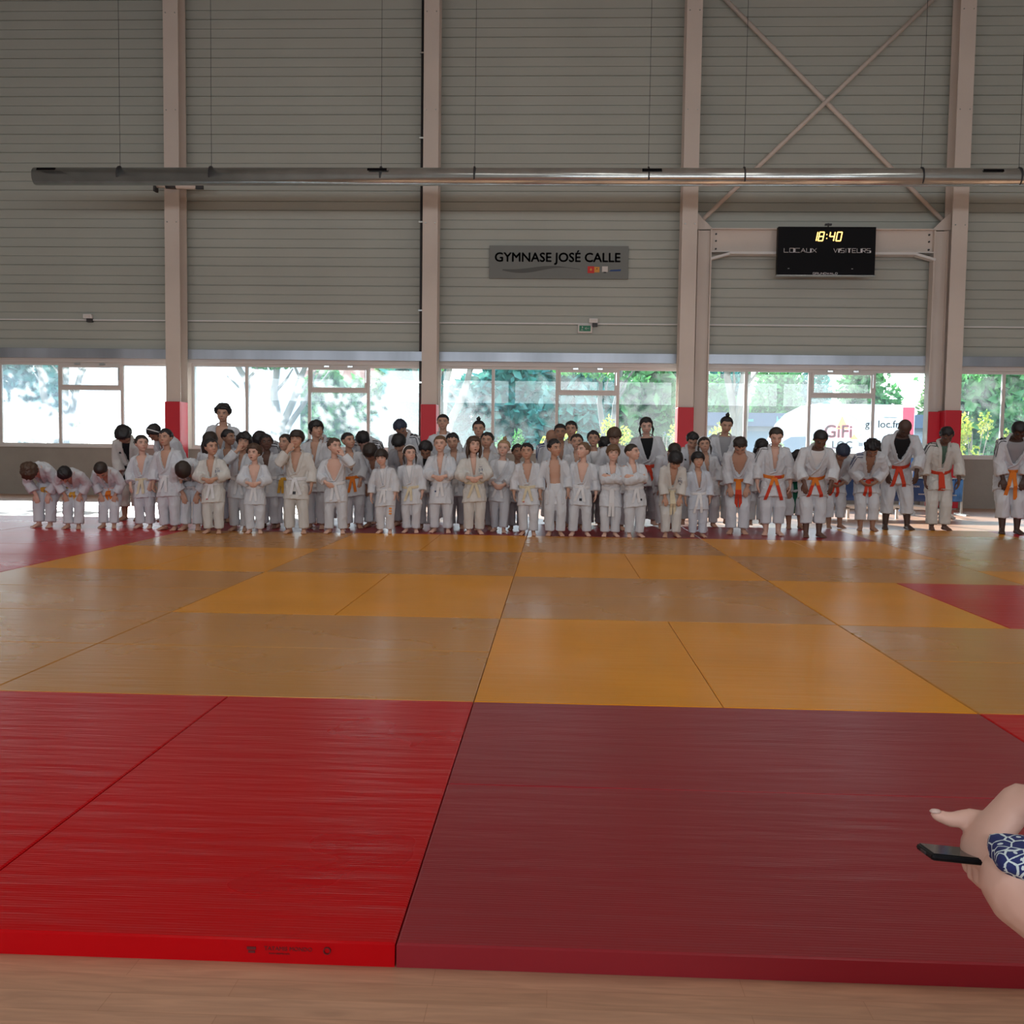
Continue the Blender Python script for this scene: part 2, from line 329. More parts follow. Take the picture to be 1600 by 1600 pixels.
# downpipe and small fittings
t = empty('black_downpipe', (-2.67, 19.93, -.05)); tag(t, 'thin black downpipe running up the cladding left of the second column', 'pipe')
MB().tube([(0, 0, .0), (0, 0, 9.7)], .025, 10).build('pipe', M['darkmetal'], t, True)
for z in (2.3, 3.7, 5.4, 7, 8.6): MB().box(-.05, .07, -.03, .05, z, z+.03).build('pipe_clip', M['galv'], t)
GREEN = mat('exit_sign_green', (.01, .20, .10), .4)
def fitting(x, z, lab, ledge=True):
    t = empty('emergency_light', (x, 19.93, z)); tag(t, lab, 'emergency light', 'wall fittings on the cladding')
    MB().box(-.085, .085, -.04, .05, 0, .085).build('housing', M['white'], t, bevel=.008)
    MB().box(-.06, .06, -.045, -.04, .02, .065).build('diffuser', M['frame'], t)
    MB().box(-.02, .08, -.03, .06, -.07, 0).build('bracket', M['darkmetal'], t)
fitting(-9.30, 3.46, 'small white emergency light on the cladding at the far left')
fitting(.70, 3.45, 'small white emergency light just above the green exit sign')
t = empty('exit_sign', (.54, 19.96, 3.27)); tag(t, 'small green and white exit sign under the nameplate wall', 'sign')
MB().box(-.14, .14, -.02, .03, -.01, .15).build('housing', M['frame'], t, bevel=.005)
MB().box(-.11, .11, -.026, -.02, .02, .13).build('green_panel', GREEN, t)
p = MB(); p.tube([(-.05, -.03, .10), (-.05, -.032, .10)], .012, 8); p.bar((-.05, -.029, .085), (-.06, -.029, .05), .02, .004); p.bar((-.06, -.029, .05), (-.085, -.029, .03), .012, .004); p.bar((-.06, -.029, .05), (-.035, -.029, .03), .012, .004)
p.bar((.0, -.029, .075), (.08, -.029, .075), .014, .004); p.bar((.0, -.029, .075), (.03, -.029, .10), .012, .004); p.bar((.0, -.029, .075), (.03, -.029, .05), .012, .004)
p.build('running_figure', M['white'], t)

# ventilation duct
t = empty('ventilation_duct', (0, 17, 5.48)); tag(t, 'long round galvanised ventilation duct hung across the hall', 'duct')
MB().tube([(-8.80, 0, -.02), (-8.80, 0, -.02), (16.9, 0, 0)], .145, 32).build('duct_pipe', M['galv'], t, True)
xx = -7.35; k = 0
while xx < 16.5:
    MB().tube([(xx-.012, 0, 0), (xx+.012, 0, 0)], .152, 32).build('joint_band', M['darkmetal'], t, True)
    MB().tube([(xx, 0, .15), (xx, 0, 4.2)], .004, 6).build('hanger_wire', M['darkmetal'], t)
    xx += (1.55, 2.85)[k % 2]; k += 1
for x in (-8.55, -3.0, 1.5, 6.95, 11.5):
    p = MB(); v = []
    for xa in (x-.16, x+.16):
        for a in (18, 36): v.append((xa, -.150*cos(R(a)), .150*sin(R(a))))
    p.add(v, [(0, 1, 3, 2)]); o = p.build('outlet_slot', M['black'], t); s_ = o.modifiers.new('thick', 'SOLIDIFY'); s_.thickness = .006
t = empty('backboard_winch', (-7.0, 19.40, 5.85)); tag(t, 'small horizontal winch drum bolted across the far left column above the duct', 'winch')
MB().tube([(-.68, 0, .08), (.08, 0, .05)], .055, 14).build('drum', M['steel'], t, True)
MB().tube([(-.50, 0, .074), (-.30, 0, .068)], .062, 14).build('motor', M['darkmetal'], t, True)
p = MB(); p.box(-.72, -.68, -.08, .08, -.05, .16); p.box(.06, .22, -.03, .03, 0, .08); p.build('end_plate', M['darkmetal'], t)

# nameplate
SG = mat('nameplate_grey', (.20, .215, .205), .5); DK = mat('lettering_black', (.01, .01, .012), .5)
t = empty('nameplate', (0.0, 19.95, 4.61)); tag(t, 'grey gymnasium nameplate with black lettering and small coloured logos on the cladding', 'sign')
MB().box(-1.34, 1.355, -.02, .03, -.315, .315).build('panel', SG, t, bevel=.004)
text('lettering', 'GYMNASE JOS\u00c9 CALLE', .245, DK, t, (-1.24, -.022, .01), bold=.0065, sx=1.0)
w = MB(); pts = []
n = 28
for i in range(n+1):
    u = i/n; x = -1.08+1.5*u; zc = -.14-.035*sin(u*2*pi+.3)+.02*u; th = .045*sin(pi*min(1, u*1.15+.05))*(1-u)**.35+.004; pts.append((x, zc, max(th, .003)))
w.prism([(x, z+th) for x, z, th in pts]+[(x, z-th) for x, z, th in pts[::-1]], -.026, -.02)
w.build('grey_swoosh', mat('swoosh_grey', (.10, .105, .10), .5), t)
RD = mat('logo_red', (.7, .03, .02), .5); OR = mat('logo_orange', (.8, .35, .05), .5); BL = mat('logo_blue', (.02, .07, .25), .5); YL = mat('logo_yellow', (.9, .65, .1), .5)
p = MB(); p.box(.57, .70, -.028, -.02, -.205, -.075, 0); p.box(.70, .80, -.028, -.02, -.19, -.085, 1); p.box(.85, .96, -.028, -.02, -.18, -.075, 2)
p.prism([(.98, -.17), (1.02, -.14), (1.22, -.13), (1.20, -.165)], -.028, -.02, 3); p.prism([(.61, -.14), (.635, -.11), (.66, -.14), (.635, -.165)], -.032, -.028, 1)
p.box(.88, .93, -.028, -.02, -.20, -.18, 4); p.prism([(.735, -.13), (.75, -.11), (.765, -.13)], -.032, -.028, 4)
p.build('partner_logos', [RD, OR, M['frame'], BL, DK], t)

# scoreboard
t = empty('scoreboard', (5.02, 19.50, 4.76)); tag(t, 'black electronic scoreboard showing 18:40 hung on the portal beam', 'scoreboard')
MB().box(-.905, .905, 0, .14, -.435, .455).build('case', M['black'], t, bevel=.006)
MB().box(-.915, .915, .0, .15, -.452, -.436).build('bottom_rail', M['galv'], t)
LW = mat('scoreboard_lettering', (.8, .8, .84), .5)
def segtext(name, word, x, z, w, h, g, parent, m, th=.026):
    G = {'L': '0000|010|', }
    SEG = {'L': [(0, 1, 0, 0), (0, 0, 1, 0)], 'O': [(0, 0, 0, 1), (0, 1, 1, 1), (1, 1, 1, 0), (1, 0, 0, 0)], 'C': [(1, 1, 0, 1), (0, 1, 0, 0), (0, 0, 1, 0)],
           'A': [(0, 0, .5, 1), (.5, 1, 1, 0), (.2, .35, .8, .35)], 'U': [(0, 1, 0, 0), (0, 0, 1, 0), (1, 0, 1, 1)], 'X': [(0, 0, 1, 1), (0, 1, 1, 0)],
           'V': [(0, 1, .5, 0), (.5, 0, 1, 1)], 'I': [(.5, 0, .5, 1)], 'S': [(1, 1, 0, 1), (0, 1, 0, .5), (0, .5, 1, .5), (1, .5, 1, 0), (1, 0, 0, 0)],
           'T': [(0, 1, 1, 1), (.5, 1, .5, 0)], 'E': [(1, 1, 0, 1), (0, 1, 0, 0), (0, 0, 1, 0), (0, .5, .9, .5)], 'R': [(0, 0, 0, 1), (0, 1, 1, 1), (1, 1, 1, .45), (1, .45, 0, .45), (.4, .45, 1, 0)],
           'G': [(1, 1, 0, 1), (0, 1, 0, 0), (0, 0, 1, 0), (1, 0, 1, .5), (1, .5, .5, .5)], 'N': [(0, 0, 0, 1), (0, 1, 1, 0), (1, 0, 1, 1)], 'W': [(0, 1, .25, 0), (.25, 0, .5, .7), (.5, .7, .75, 0), (.75, 0, 1, 1)], 'D': [(0, 0, 0, 1), (0, 1, .8, 1), (.8, 1, 1, .5), (1, .5, .8, 0), (.8, 0, 0, 0)]}
    mb = MB()
    for ch in word:
        ww = w*(.25 if ch == 'I' else 1)
        for a, b, c, d in SEG[ch]:
            if ch == 'I': a = c = .5
            mb.bar((x+a*ww, -.004, z+b*h), (x+c*ww+.0001, -.004, z+d*h), th, .006) if (a, b) != (c, d) else None
        x += ww+g
    return mb.build(name, m, parent)
segtext('home_lettering', 'LOCAUX', -.79, -.022, .082, .075, .022, t, LW)
segtext('visitors_lettering', 'VISITEURS', .13, -.022, .068, .075, .021, t, LW)
segtext('maker_lettering', 'GRUNDWALD', -.24, -.425, .04, .032, .012, t, LW, .007)
LED = mat('led_digit', (.9, .5, .1), .5, emit=((1, .62, .16), 3.2)); DIM = mat('score_lamp', (.5, .5, .5), .5)
mb = MB()
SS = {'1': 'bc', '8': 'abcdefg', '4': 'bcfg', '0': 'abcdef'}
for ch, x0 in (('1', -.285), ('8', -.165), ('4', .035), ('0', .165)):
    w_, h_ = .085, .16; z0 = .195
    P_ = dict(a=((0, h_), (w_, h_)), b=((w_, h_), (w_, h_/2)), c=((w_, h_/2), (w_, 0)), d=((0, 0), (w_, 0)), e=((0, h_/2), (0, 0)), f=((0, h_), (0, h_/2)), g=((0, h_/2), (w_, h_/2)))
    for s_ in SS[ch]:
        (xa, za), (xb, zb) = P_[s_]
        for q in range(5):
            u = (q+.5)/5; x = x0+xa+(xb-xa)*u+(za+(zb-za)*u)*.18; z = z0+za+(zb-za)*u
            mb.tube([(x, -.008, z), (x, .002, z)], .0105, 6)
for z in (.24, .31): mb.tube([(-.005, -.008, z), (-.005, .002, z)], .0105, 6)
mb.build('clock_digits', LED, t)
p = MB(); p.box(-.71, -.68, -.004, 0, -.325, -.315); p.box(.47, .50, -.004, 0, -.325, -.315); p.build('score_lamp', DIM, t)
p = MB(); p.tube([(.03, .05, .455), (.03, .05, .53)], .012, 8); p.box(-.03, .09, .02, .08, .49, .52); p.build('aerial', M['darkmetal'], t)

# blue banner on the low wall, trestle, white arch
t = empty('blue_banner', (6.2, 16.9, 0)); tag(t, 'dark blue printed advertising banner stretched low behind the bowing judoka at the right', 'banner')
def wavy(x0, x1, z0, z1, y, name, m, parent, amp=.02, n=40):
    v = []; f = []
    for j in range(9):
        for i in range(n+1):
            u = i/n; v.append((x0+(x1-x0)*u, y+amp*sin(u*31+j*.3)*(.4+.6*j/8)+amp*.6*sin(u*11), z1+(z0-z1)*j/8-.02*sin(pi*u*3)**2*(1-j/8)))
    for j in range(8):
        for i in range(n): f.append((j*(n+1)+i, j*(n+1)+i+1, (j+1)*(n+1)+i+1, (j+1)*(n+1)+i))
    o = MB().add(v, f).build(name, m, parent, True); s_ = o.modifiers.new('thick', 'SOLIDIFY'); s_.thickness = .004; return o
wavy(-2.0, .46, .22, .60, 0, 'banner_cloth', M['bluefabric'], t)
wavy(.12, .47, .23, .59, -.03, 'light_panel', M['blue2'], t, .012)
for x, z, s_ in ((-1.3, .44, 'JUDO CLUB'), (-.5, .45, 'FEDERATION'), (-.25, .33, 'www.ffjudo.com'), (.2, .32, 'judo.com')):
    text('banner_lettering', s_, .045, M['frame'], t, (x, -.045, z))
p = MB()
for x in (-1.95, -.8, .48): p.bar((x, .03, 0), (x, .03, .61), .03)
p.box(-1.98, .51, .02, .045, .59, .615); p.build('banner_frame', M['galv'], t)
for x in (-1.95, -.8, .48): MB().box(x-.03, x+.03, -.25, .25, 0, .03).build('banner_foot', M['galv'], t)
t = empty('white_trestle', (5.83, 16.6, 0)); tag(t, 'low white arched frame standing under the blue banner', 'frame')
pts = [(-1.1, 0, .14), (0, 0, .15), (.25, 0, .12), (.5, 0, .05), (.62, 0, -.04)]
MB().tube(pts, .03, 8).build('arched_tube', M['white'], t, True)
MB().box(-1.1, .2, -.02, .02, .10, .13).build('crossbar', M['white'], t)
for x in (-1.08, -.3): MB().box(x-.02, x+.02, -.02, .02, -.05, .14).build('leg', M['white'], t)
t = empty('blue_roll_banner', (6.02, 17.6, -.05)); tag(t, 'bright blue roll-up banner standing above the dark blue one, right of the tall bald judoka', 'banner')
MB().box(-.12, .12, -.008, .008, .05, .98).build('banner_cloth', M['blue2'], t); MB().box(-.14, .14, -.05, .05, 0, .06).build('banner_base', M['galv'], t)
p = MB(); p.prism([(-.1, .6), (0, .78), (.02, .66), (.1, .85), (.08, .6), (0, .5)], -.012, -.008); p.build('white_motif', M['frame'], t)

# ---------------------------------------------------------------- outdoors
ASP = mat('asphalt', (.11, .11, .11), .9, noise=(1, .2)); GRS = mat('lawn', (.06, .11, .025), .9, noise=(2, .4))
tag(MB().box(-90, 90, D+.28, 150, -.6, -.35).build('car_park', ASP), kind='structure')
tag(MB().box(-60, 60, 24.5, 27.5, -.35, -.346).build('lawn_strip', GRS), 'strip of lawn between the hall and the car park', 'lawn', kind='stuff')
def leafmat(name, c, c2):
    m = bpy.data.materials.new(name); m.use_nodes = True; nt = m.node_tree; N = nt.nodes; L = nt.links; b = N['Principled BSDF']
    gp = N.new('ShaderNodeNewGeometry'); cr = N.new('ShaderNodeValToRGB'); cr.color_ramp.elements[0].color = (*c, 1); cr.color_ramp.elements[1].color = (*c2, 1)
    L.new(gp.outputs['Random Per Island'], cr.inputs[0]); L.new(cr.outputs[0], b.inputs['Base Color']); b.inputs['Roughness'].default_value = .55
    tl = N.new('ShaderNodeBsdfTranslucent'); L.new(cr.outputs[0], tl.inputs[0]); mx = N.new('ShaderNodeMixShader'); mx.inputs[0].default_value = .35
    L.new(b.outputs[0], mx.inputs[1]); L.new(tl.outputs[0], mx.inputs[2]); L.new(mx.outputs[0], N['Material Output'].inputs[0]); return m
LM = dict(mid=leafmat('leaves_mid_green', (.04, .19, .05), (.11, .32, .08)), dark=leafmat('leaves_blue_green', (.02, .16, .14), (.06, .30, .22)),
          yel=leafmat('leaves_yellow_green', (.30, .42, .03), (.55, .50, .07)), pale=leafmat('leaves_pale_green', (.14, .27, .10), (.27, .38, .16)))
BARK = mat('pale_plane_bark', (.19, .175, .155), .8, noise=(5, .3, (1, 1, .4))); DBARK = mat('grey_bark', (.25, .21, .18), .9, noise=(6, .3))
def leaves(c, r, n, s, rng):
    """n leaf quads around lumpy clusters inside the ellipsoid c, r"""
    k = max(5, n//120); cc = rng.normal(size=(k, 3)); cc /= np.linalg.norm(cc, axis=1)[:, None]; cc *= (rng.random(k)**.45*.8)[:, None]
    idx = rng.integers(0, k, n); d = rng.normal(size=(n, 3)); d /= np.linalg.norm(d, axis=1)[:, None]
    p = (cc[idx]+d*(.30*rng.random(n)**.4)[:, None])*np.array(r)+np.array(c)
    a = rng.normal(size=(n, 3)); a /= np.linalg.norm(a, axis=1)[:, None]; b = np.cross(a, rng.normal(size=(n, 3))); b /= np.linalg.norm(b, axis=1)[:, None]
    ss = (s*(.6+.8*rng.random(n)))[:, None]
    v = np.stack([p-a*ss, p-b*ss*.5, p+a*ss, p+b*ss*.5], 1).reshape(-1, 3)
    return v.tolist(), [(4*i, 4*i+1, 4*i+2, 4*i+3) for i in range(n)]
def foliage(name, blobs, m, parent, seed):
    rng = np.random.default_rng(seed); mb = MB()
    for c, r, n, s in blobs: mb.add(*leaves(c, r, n, s, rng))
    return mb.build(name, m, parent)
def plane_tree(x, y, stems, lab, seed, hl=1.0):
    t = empty('plane_tree', (x, y, -.35)); tag(t, lab, 'tree', 'pale trunked plane trees outside the windows'); rs = random.Random(seed); mb = MB()
    mb.tube([(0, 0, 0), (.02, 0, .5), (0, 0, 1.25*hl)], [.27, .21, .24], 12)
    for dx, dz, r0 in stems:
        pts = [(0, 0, .95*hl)]; n = 6
        for k in range(1, n+1):
            u = k/n; pts.append((dx*u**1.1+rs.uniform(-.06, .06), rs.uniform(-.3, .3)*u, .95*hl+dz*u))
        mb.tube(pts, [r0*(1-.6*k/n) for k in range(n+1)], 9)
        for q in (3, 4, 5):
            a = Vector(pts[q]); b = a+Vector((rs.uniform(-.7, .7), rs.uniform(-.6, .6), rs.uniform(.5, 1.1))); mb.tube([a, (a+b)/2+Vector((.05, 0, 0)), b], [r0*.35, r0*.25, .02], 6)
    mb.build('trunk', BARK, t, True)
    foliage('crown', [((0, 0, 6.2), (2.25, 1.9, 2.2), 2000, .11), ((0, -.3, 3.75), (2.0, 1.2, .45), 260, .09)], LM['mid'], t, seed)
    return t
plane_tree(-3.1, 27, [(-.9, 3.4, .13), (-.25, 3.8, .12), (.35, 3.7, .12), (1.1, 3.2, .14)], 'pale many-stemmed plane tree outside, right of the second column', 3)
plane_tree(-7.7, 27.5, [(-1.3, 3.2, .14), (.1, 3.6, .15), (1.2, 3.3, .13), (1.7, 2.9, .1)], 'pale spreading plane tree outside the window behind the left group', 4)
plane_tree(4.85, 27, [(-.5, 3.5, .15), (.05, 3.9, .13), (.35, 3.7, .17)], 'pale upright plane tree outside, left of the delivery truck', 5)
plane_tree(11.15, 29.5, [(.15, 3.8, .22), (-.6, 3.5, .12)], 'dark leaning plane tree outside near the white flag totem', 6)
plane_tree(-13.4, 27, [(-.8, 3.4, .13), (.3, 3.6, .14), (.9, 3.3, .12)], 'plane tree outside the far left window', 8)
plane_tree(1.7, 33, [(-.5, 3.7, .12), (.5, 3.6, .13)], 'slim plane tree further off behind the middle window', 9)
def shrub(x, y, w, h, m, lab, seed, n=900):
    t = empty('shrub', (x, y, -.35)); tag(t, lab, 'shrub', 'shrubs of the hedge outside'); mb = MB(); rs = random.Random(seed)
    for k in range(6):
        mb.tube([(rs.uniform(-.1, .1), rs.uniform(-.1, .1), 0), (rs.uniform(-.3, .3)*w, rs.uniform(-.2, .2), h*.75)], [.025, .01], 5)
    mb.build('stem', DBARK, t)
    foliage('leaf_crown', [((0, 0, h*.55), (w*.62, .6, h*.52), n, .055)], LM[m], t, seed)
hd = [(-13.8, 'yel', 1.75), (-12.4, 'yel', 1.6), (-6.2, 'mid', 1.5), (-4.6, 'mid', 1.7), (-1.2, 'mid', 1.5), (.2, 'yel', 1.45), (1.5, 'yel', 1.5), (2.95, 'yel', 1.7), (4.7, 'yel', 1.85), (6.1, 'pale', 1.4), (7.3, 'pale', 1.3), (11.2, 'yel', 2.0), (12.3, 'yel', 1.9), (13.4, 'mid', 2.0)]
for k, (x, m, h) in enumerate(hd):
    cn = dict(yel='yellow-flowering', mid='mid green', pale='pale dusty green')[m]
    shrub(x, 28.5 if x < 8 else 27.6, 1.0 if m != 'yel' else 1.15, h+(.35 if m != 'yel' else .6), m, '%s shrub in the hedge outside, %s from the left' % (cn, ordn(min(k+1, 12)) if k < 12 else ['', 'third to last', 'second to last', 'last'][k-11]), 20+k)
def far_tree(x, y, w, h, m, lab, seed, n=2600, cat='tree', name='background_tree'):
    t = empty(name, (x, y, -.35)); tag(t, lab, cat, 'trees beyond the car park')
    MB().tube([(0, 0, 0), (.1, 0, h*.5)], [.22, .14], 8).build('trunk', DBARK, t)
    foliage('crown', [((0, 0, h*.52), (w*.7, w*.5, h*.5), int(n*1.7), .30), ((0, 0, h*.25), (w*.7, w*.5, h*.28), int(n*.8), .28)], LM[m], t, seed)
ft = [(-34, 62, 6, 9, 'dark', 'blue-green tree behind the hedge at the far left window'), (-27.5, 60, 6, 9.5, 'dark', 'tall blue-green tree second from the left beyond the car park'),
      (-15.8, 51, 3.6, 6.4, 'dark', 'blue-green tree left of the spreading plane tree'), (-11.4, 50, 3.2, 5.6, 'mid', 'round green tree seen through the second bay window'), (-9.2, 59, 4, 6.8, 'pale', 'pale green tree behind the spreading plane tree'), (-6.0, 46, 3.4, 6.2, 'dark', 'blue-green tree left of the second column'),
      (-2.4, 46, 3.2, 6.5, 'dark', 'blue-green tree right of the second column'), (1.0, 42, 2.8, 5.4, 'dark', 'dense blue-green tree in the third bay, left pane'), (3.8, 46, 3.2, 7.5, 'mid', 'dense green tree in the third bay, under the open sash'), (-.6, 56, 3.5, 8, 'mid', 'green tree behind the slim plane tree'),
      (4.2, 82, 4.4, 8.5, 'yel', 'yellow-green tree above the shop roof, left'), (11.0, 81, 4.4, 8.6, 'mid', 'pale tree above the shop roof beside the plane tree trunk'), (17.6, 82, 4.4, 9, 'mid', 'green tree above the shop roof, behind the truck cab'), (24.2, 81, 4.4, 9, 'mid', 'green tree above the delivery truck box'),
      (31, 82, 4.4, 9, 'pale', 'pale tree above the back of the delivery truck'), (17.2, 42, 3.2, 7, 'mid', 'green tree right of the fourth column'), (23.5, 49, 4, 8.5, 'mid', 'green tree at the right edge of the last window'), (38, 84, 5, 9, 'dark', 'dark tree beyond the last window'), (7.8, 94, 5, 10, 'dark', 'dark tree in the second row above the shop roof, leftmost'), (15, 95, 5.2, 10, 'dark', 'dark tree in the second row above the shop roof, middle'), (22.5, 95, 5.2, 10.5, 'dark', 'dark tree in the second row above the shop roof, rightmost')]
for k, (x, y, w, h, m, lab) in enumerate(ft): far_tree(x, y, w, h, m, lab, 60+k)
# shop row
t = empty('shop_building', (19, 66, -.35)); tag(t, 'low grey shop building with a blue-grey fascia of lettering beyond the car park', 'building')
FAS = mat('shop_fascia', (.05, .08, .13), .5); SHW = mat('shop_wall', (.22, .26, .30), .6); SGL = mat('shop_glass', (.12, .18, .24), .1)
MB().box(-13.6, 14, 0, 9, 0, 3.0).build('wall', SHW, t); MB().box(-13.9, 14.3, -.6, 9, 2.9, 3.75).build('fascia', FAS, t)
for k in range(9): MB().box(-13+k*3.0, -10.6+k*3.0, -.03, .0, .3, 2.6).build('shop_window', SGL, t)
TG = mat('sign_green', (.10, .55, .35), .5)
for s_, x, sz, m in (('ENTREMENTS', -13.2, .42, M['frame']), ('HB', -5.0, .55, TG), ('FRAIPOINT COPERT', -1.6, .40, M['frame']), ('Sa', 8.0, .75, TG)):
    text('fascia_lettering', s_, sz, m, t, (x, -.64, 3.15), ext=.02)
p = MB(); n = 24; p.tube([(-7.4, -.64, 3.32), (-7.4, -.66, 3.32)], .36, n); o = p.build('round_logo', TG, t); p = MB(); p.tube([(-7.4, -.66, 3.32), (-7.4, -.68, 3.32)], .27, n); p.build('logo_centre', FAS, t); text('fascia_lettering', 'be', .34, TG, t, (-7.6, -.69, 3.22)); text('fascia_lettering', 'Fast', .3, TG, t, (-6.9, -.64, 3.2))
# added white building, stands in for the glare filling the left windows
t = empty('added_white_building', (-14, 36, -.35)); tag(t, 'plain white building added to fill the left windows with glare', 'building')
WW = mat('bright_white_render', (.9, .9, .88), .8)
MB().box(-3.6, 2.6, 0, 9, 0, 7.5).build('wall', WW, t); MB().box(-3.7, 2.7, -.1, 9.1, 7.5, 7.7).build('parapet', WW, t)
MB().box(-3.2, -.4, -.03, 0, .2, 3.4).build('roller_door', mat('roller_door_white', (.8, .8, .8), .6), t)
t = empty('pale_house', (-11, 64, -.35)); tag(t, 'pale lilac house wall between the trees of the second bay', 'house')
MB().box(-7, 5, 0, 8, 0, 5.2).build('wall', mat('lilac_render', (.35, .34, .42), .8), t); MB().prism([(-7.4, 5.2), (5.4, 5.2), (-1, 7.2)], -.3, 8.3).build('roof', mat('pink_tiles', (.5, .26, .2), .8), t)
MB().box(-4, -2.4, -.03, 0, 1, 3).build('shutter', mat('brown_shutter', (.3, .16, .1), .7), t)
t = empty('pale_house', (2.5, 104, -.35)); tag(t, 'distant house with a pink tiled roof seen through the open sash of the third bay', 'house')
MB().box(-5, 5, 0, 8, 0, 6).build('wall', WW, t); MB().prism([(-5.4, 6), (5.4, 6), (0, 8.4)], -.3, 8.3).build('roof', mat('red_tiles', (.3, .1, .07), .8), t)
# parked car, left
def car(x, y, lab, col):
    t = empty('parked_car', (x, y, -.35)); tag(t, lab, 'car', 'cars in the car park')
    pr = [(-2.1, .35), (-2.1, .75), (-1.5, .88), (-.9, 1.35), (.7, 1.38), (1.4, .95), (2.0, .85), (2.1, .4)]
    MB().prism(pr, -.8, .8).build('body', col, t, bevel=.06); MB().prism([(-1.3, .92), (-.82, 1.29), (.62, 1.31), (1.15, .95)], -.82, .82).build('window_glass', SGL, t)
    for a in (-1.35, 1.3):
        for b in (-.82, .62): MB().tube([(a, b, .33), (a, b+.2, .33)], .33, 18).build('wheel', M['black'], t, True)
car(-11.2, 31, 'silver car parked outside the far left window', mat('car_silver', (.6, .65, .7), .3, .6))
# delivery truck
TW = mat('truck_white', (.86, .86, .87), .45)
t = empty('delivery_truck', (-.33, 36, -.35)); tag(t, 'white rental box truck with a cloud logo parked outside the scoreboard bay', 'truck')
def px(p_): return p_*1.0588
bx0, bx1 = 9.35, 12.83
MB().box(bx0, bx1, 0, 2.2, .75, 3.02).build('cargo_box', TW, t, bevel=.04)
MB().box(bx0+.12, bx0+.25, -.02, .0, .80, 3.05).build('corner_strip', mat('strip_pinkgrey', (.55, .42, .42), .5), t)
MB().box(bx1-.42, bx1-.03, -.012, 0, 1.9, 2.93).build('rear_red_panel', mat('truck_red', (.85, .05, .1), .4), t, bevel=.1)
MB().box(bx0, bx1, -.01, .02, .70, .78).build('side_rail', M['galv'], t)
cab = [(7.4, .45), (7.4, .95), (7.75, 1.15), (8.15, 1.75), (8.45, 2.35), (8.8, 2.72), (9.3, 2.98), (9.35, 2.98), (9.35, .45)]
MB().prism(cab, .1, 2.1).build('cab', TW, t, bevel=.08)
MB().prism([(8.02, 1.25), (8.35, 1.72), (8.6, 1.86), (9.15, 1.88), (9.15, 1.25)], .08, 2.12).build('cab_window', SGL, t)
MB().box(7.8, 7.98, -.1, .1, 1.2, 1.55).build('mirror', M['black'], t)
for a in (8.1, 12.2):
    for b in (.1, 1.85): MB().tube([(a, b, .38), (a, b+.25, .38)], .38, 20).build('wheel', M['black'], t, True)
MB().box(9.35, 12.8, .3, 1.9, .5, .75).build('chassis', M['darkmetal'], t)
# cloud logo
def ring(pts, w): 
    mb = MB()
    for a, b in zip(pts, pts[1:]+pts[:1]): mb.bar((a[0], -.014, a[1]), (b[0], -.014, b[1]), w, .006)
    return mb
cl = [(10.32+.72*cos(a), 2.06+.62*sin(a)) for a in [R(x) for x in range(20, 290, 9)]]+[(10.88+.30*cos(a), 1.62+.26*sin(a)-.02) for a in [R(x) for x in range(-120, 10, 12)]]+[(11.02+.22*cos(a), 1.86+.2*sin(a)) for a in [R(x) for x in range(-50, 100, 12)]]
MB().prism(cl[::-1], -.008, -.004).build('cloud_fill', mat('cloud_pale_blue', (.72, .84, .95), .5), t)
ring(cl, .025).build('cloud_outline', mat('cloud_outline_pink', (.75, .12, .18), .5), t)
MB().prism([(10.12, 2.15), (10.32, 2.62), (10.55, 2.15)], -.016, -.01).build('yellow_spike', YL, t)
MB().prism([(10.62, 1.80), (10.75, 1.98), (10.9, 1.80)], -.016, -.01).build('yellow_spike', YL, t)
text('gifi_lettering', 'GiFi', .62, mat('gifi_red', (.9, .07, .13), .5), t, (9.70, -.02, 1.86), bold=.018, sx=.98)
DG = mat('truck_grey_print', (.18, .18, .2), .5)
text('loc_lettering', 'LOC', .36, DG, t, (9.98, -.02, 1.48), bold=.012)
text('web_lettering', 'gi  loc.fr', .36, DG, t, (11.12, -.012, 2.22), bold=.004)
text('small_lettering', 'r\u00e9servation', .10, DG, t, (11.75, -.012, 2.55))
p = MB()
for a, b in (((10.85, 1.75), (11.0, 1.66)), ((11.0, 1.66), (11.28, 1.72)), ((10.9, 1.88), (11.02, 2.0))): p.bar((a[0], -.016, a[1]), (b[0], -.016, b[1]), .03, .006)
p.box(10.92, 11.06, -.018, -.012, 1.56, 1.68)
for k in range(6):
    a = R(60*k+15); p.bar((12.05+.08*cos(a), -.014, 2.0+.08*sin(a)), (12.05+.14*cos(a), -.014, 2.0+.14*sin(a)), .012, .004)
p.prism([(12.1, 2.0), (12.4, 1.9), (12.25, 1.8)], -.014, -.008)
p.build('tool_motif', DG, t)
# white totem flag
t = empty('flag_totem', (9.75, 26.6, -.35)); tag(t, 'tall white advertising flag standing outside, left of the fourth column', 'flag')
MB().prism([(-.22, .4), (.34, .4), (.34, 3.15), (.22, 3.3), (.1, 3.0), (.02, 3.22), (-.12, 3.0), (-.22, 2.8)], -.01, .01).build('flag_cloth', WW, t)
MB().tube([(.36, 0, 0), (.36, 0, 3.6)], .02, 8).build('flag_pole', M['galv'], t); MB().box(.1, .6, -.25, .25, 0, .05).build('flag_base', M['darkmetal'], t)
text('flag_lettering', 'C', .3, TG, t, (-.05, -.014, 2.35)); MB().box(-.06, .10, -.016, -.011, 1.75, 2.0).build('flag_square', TG, t)
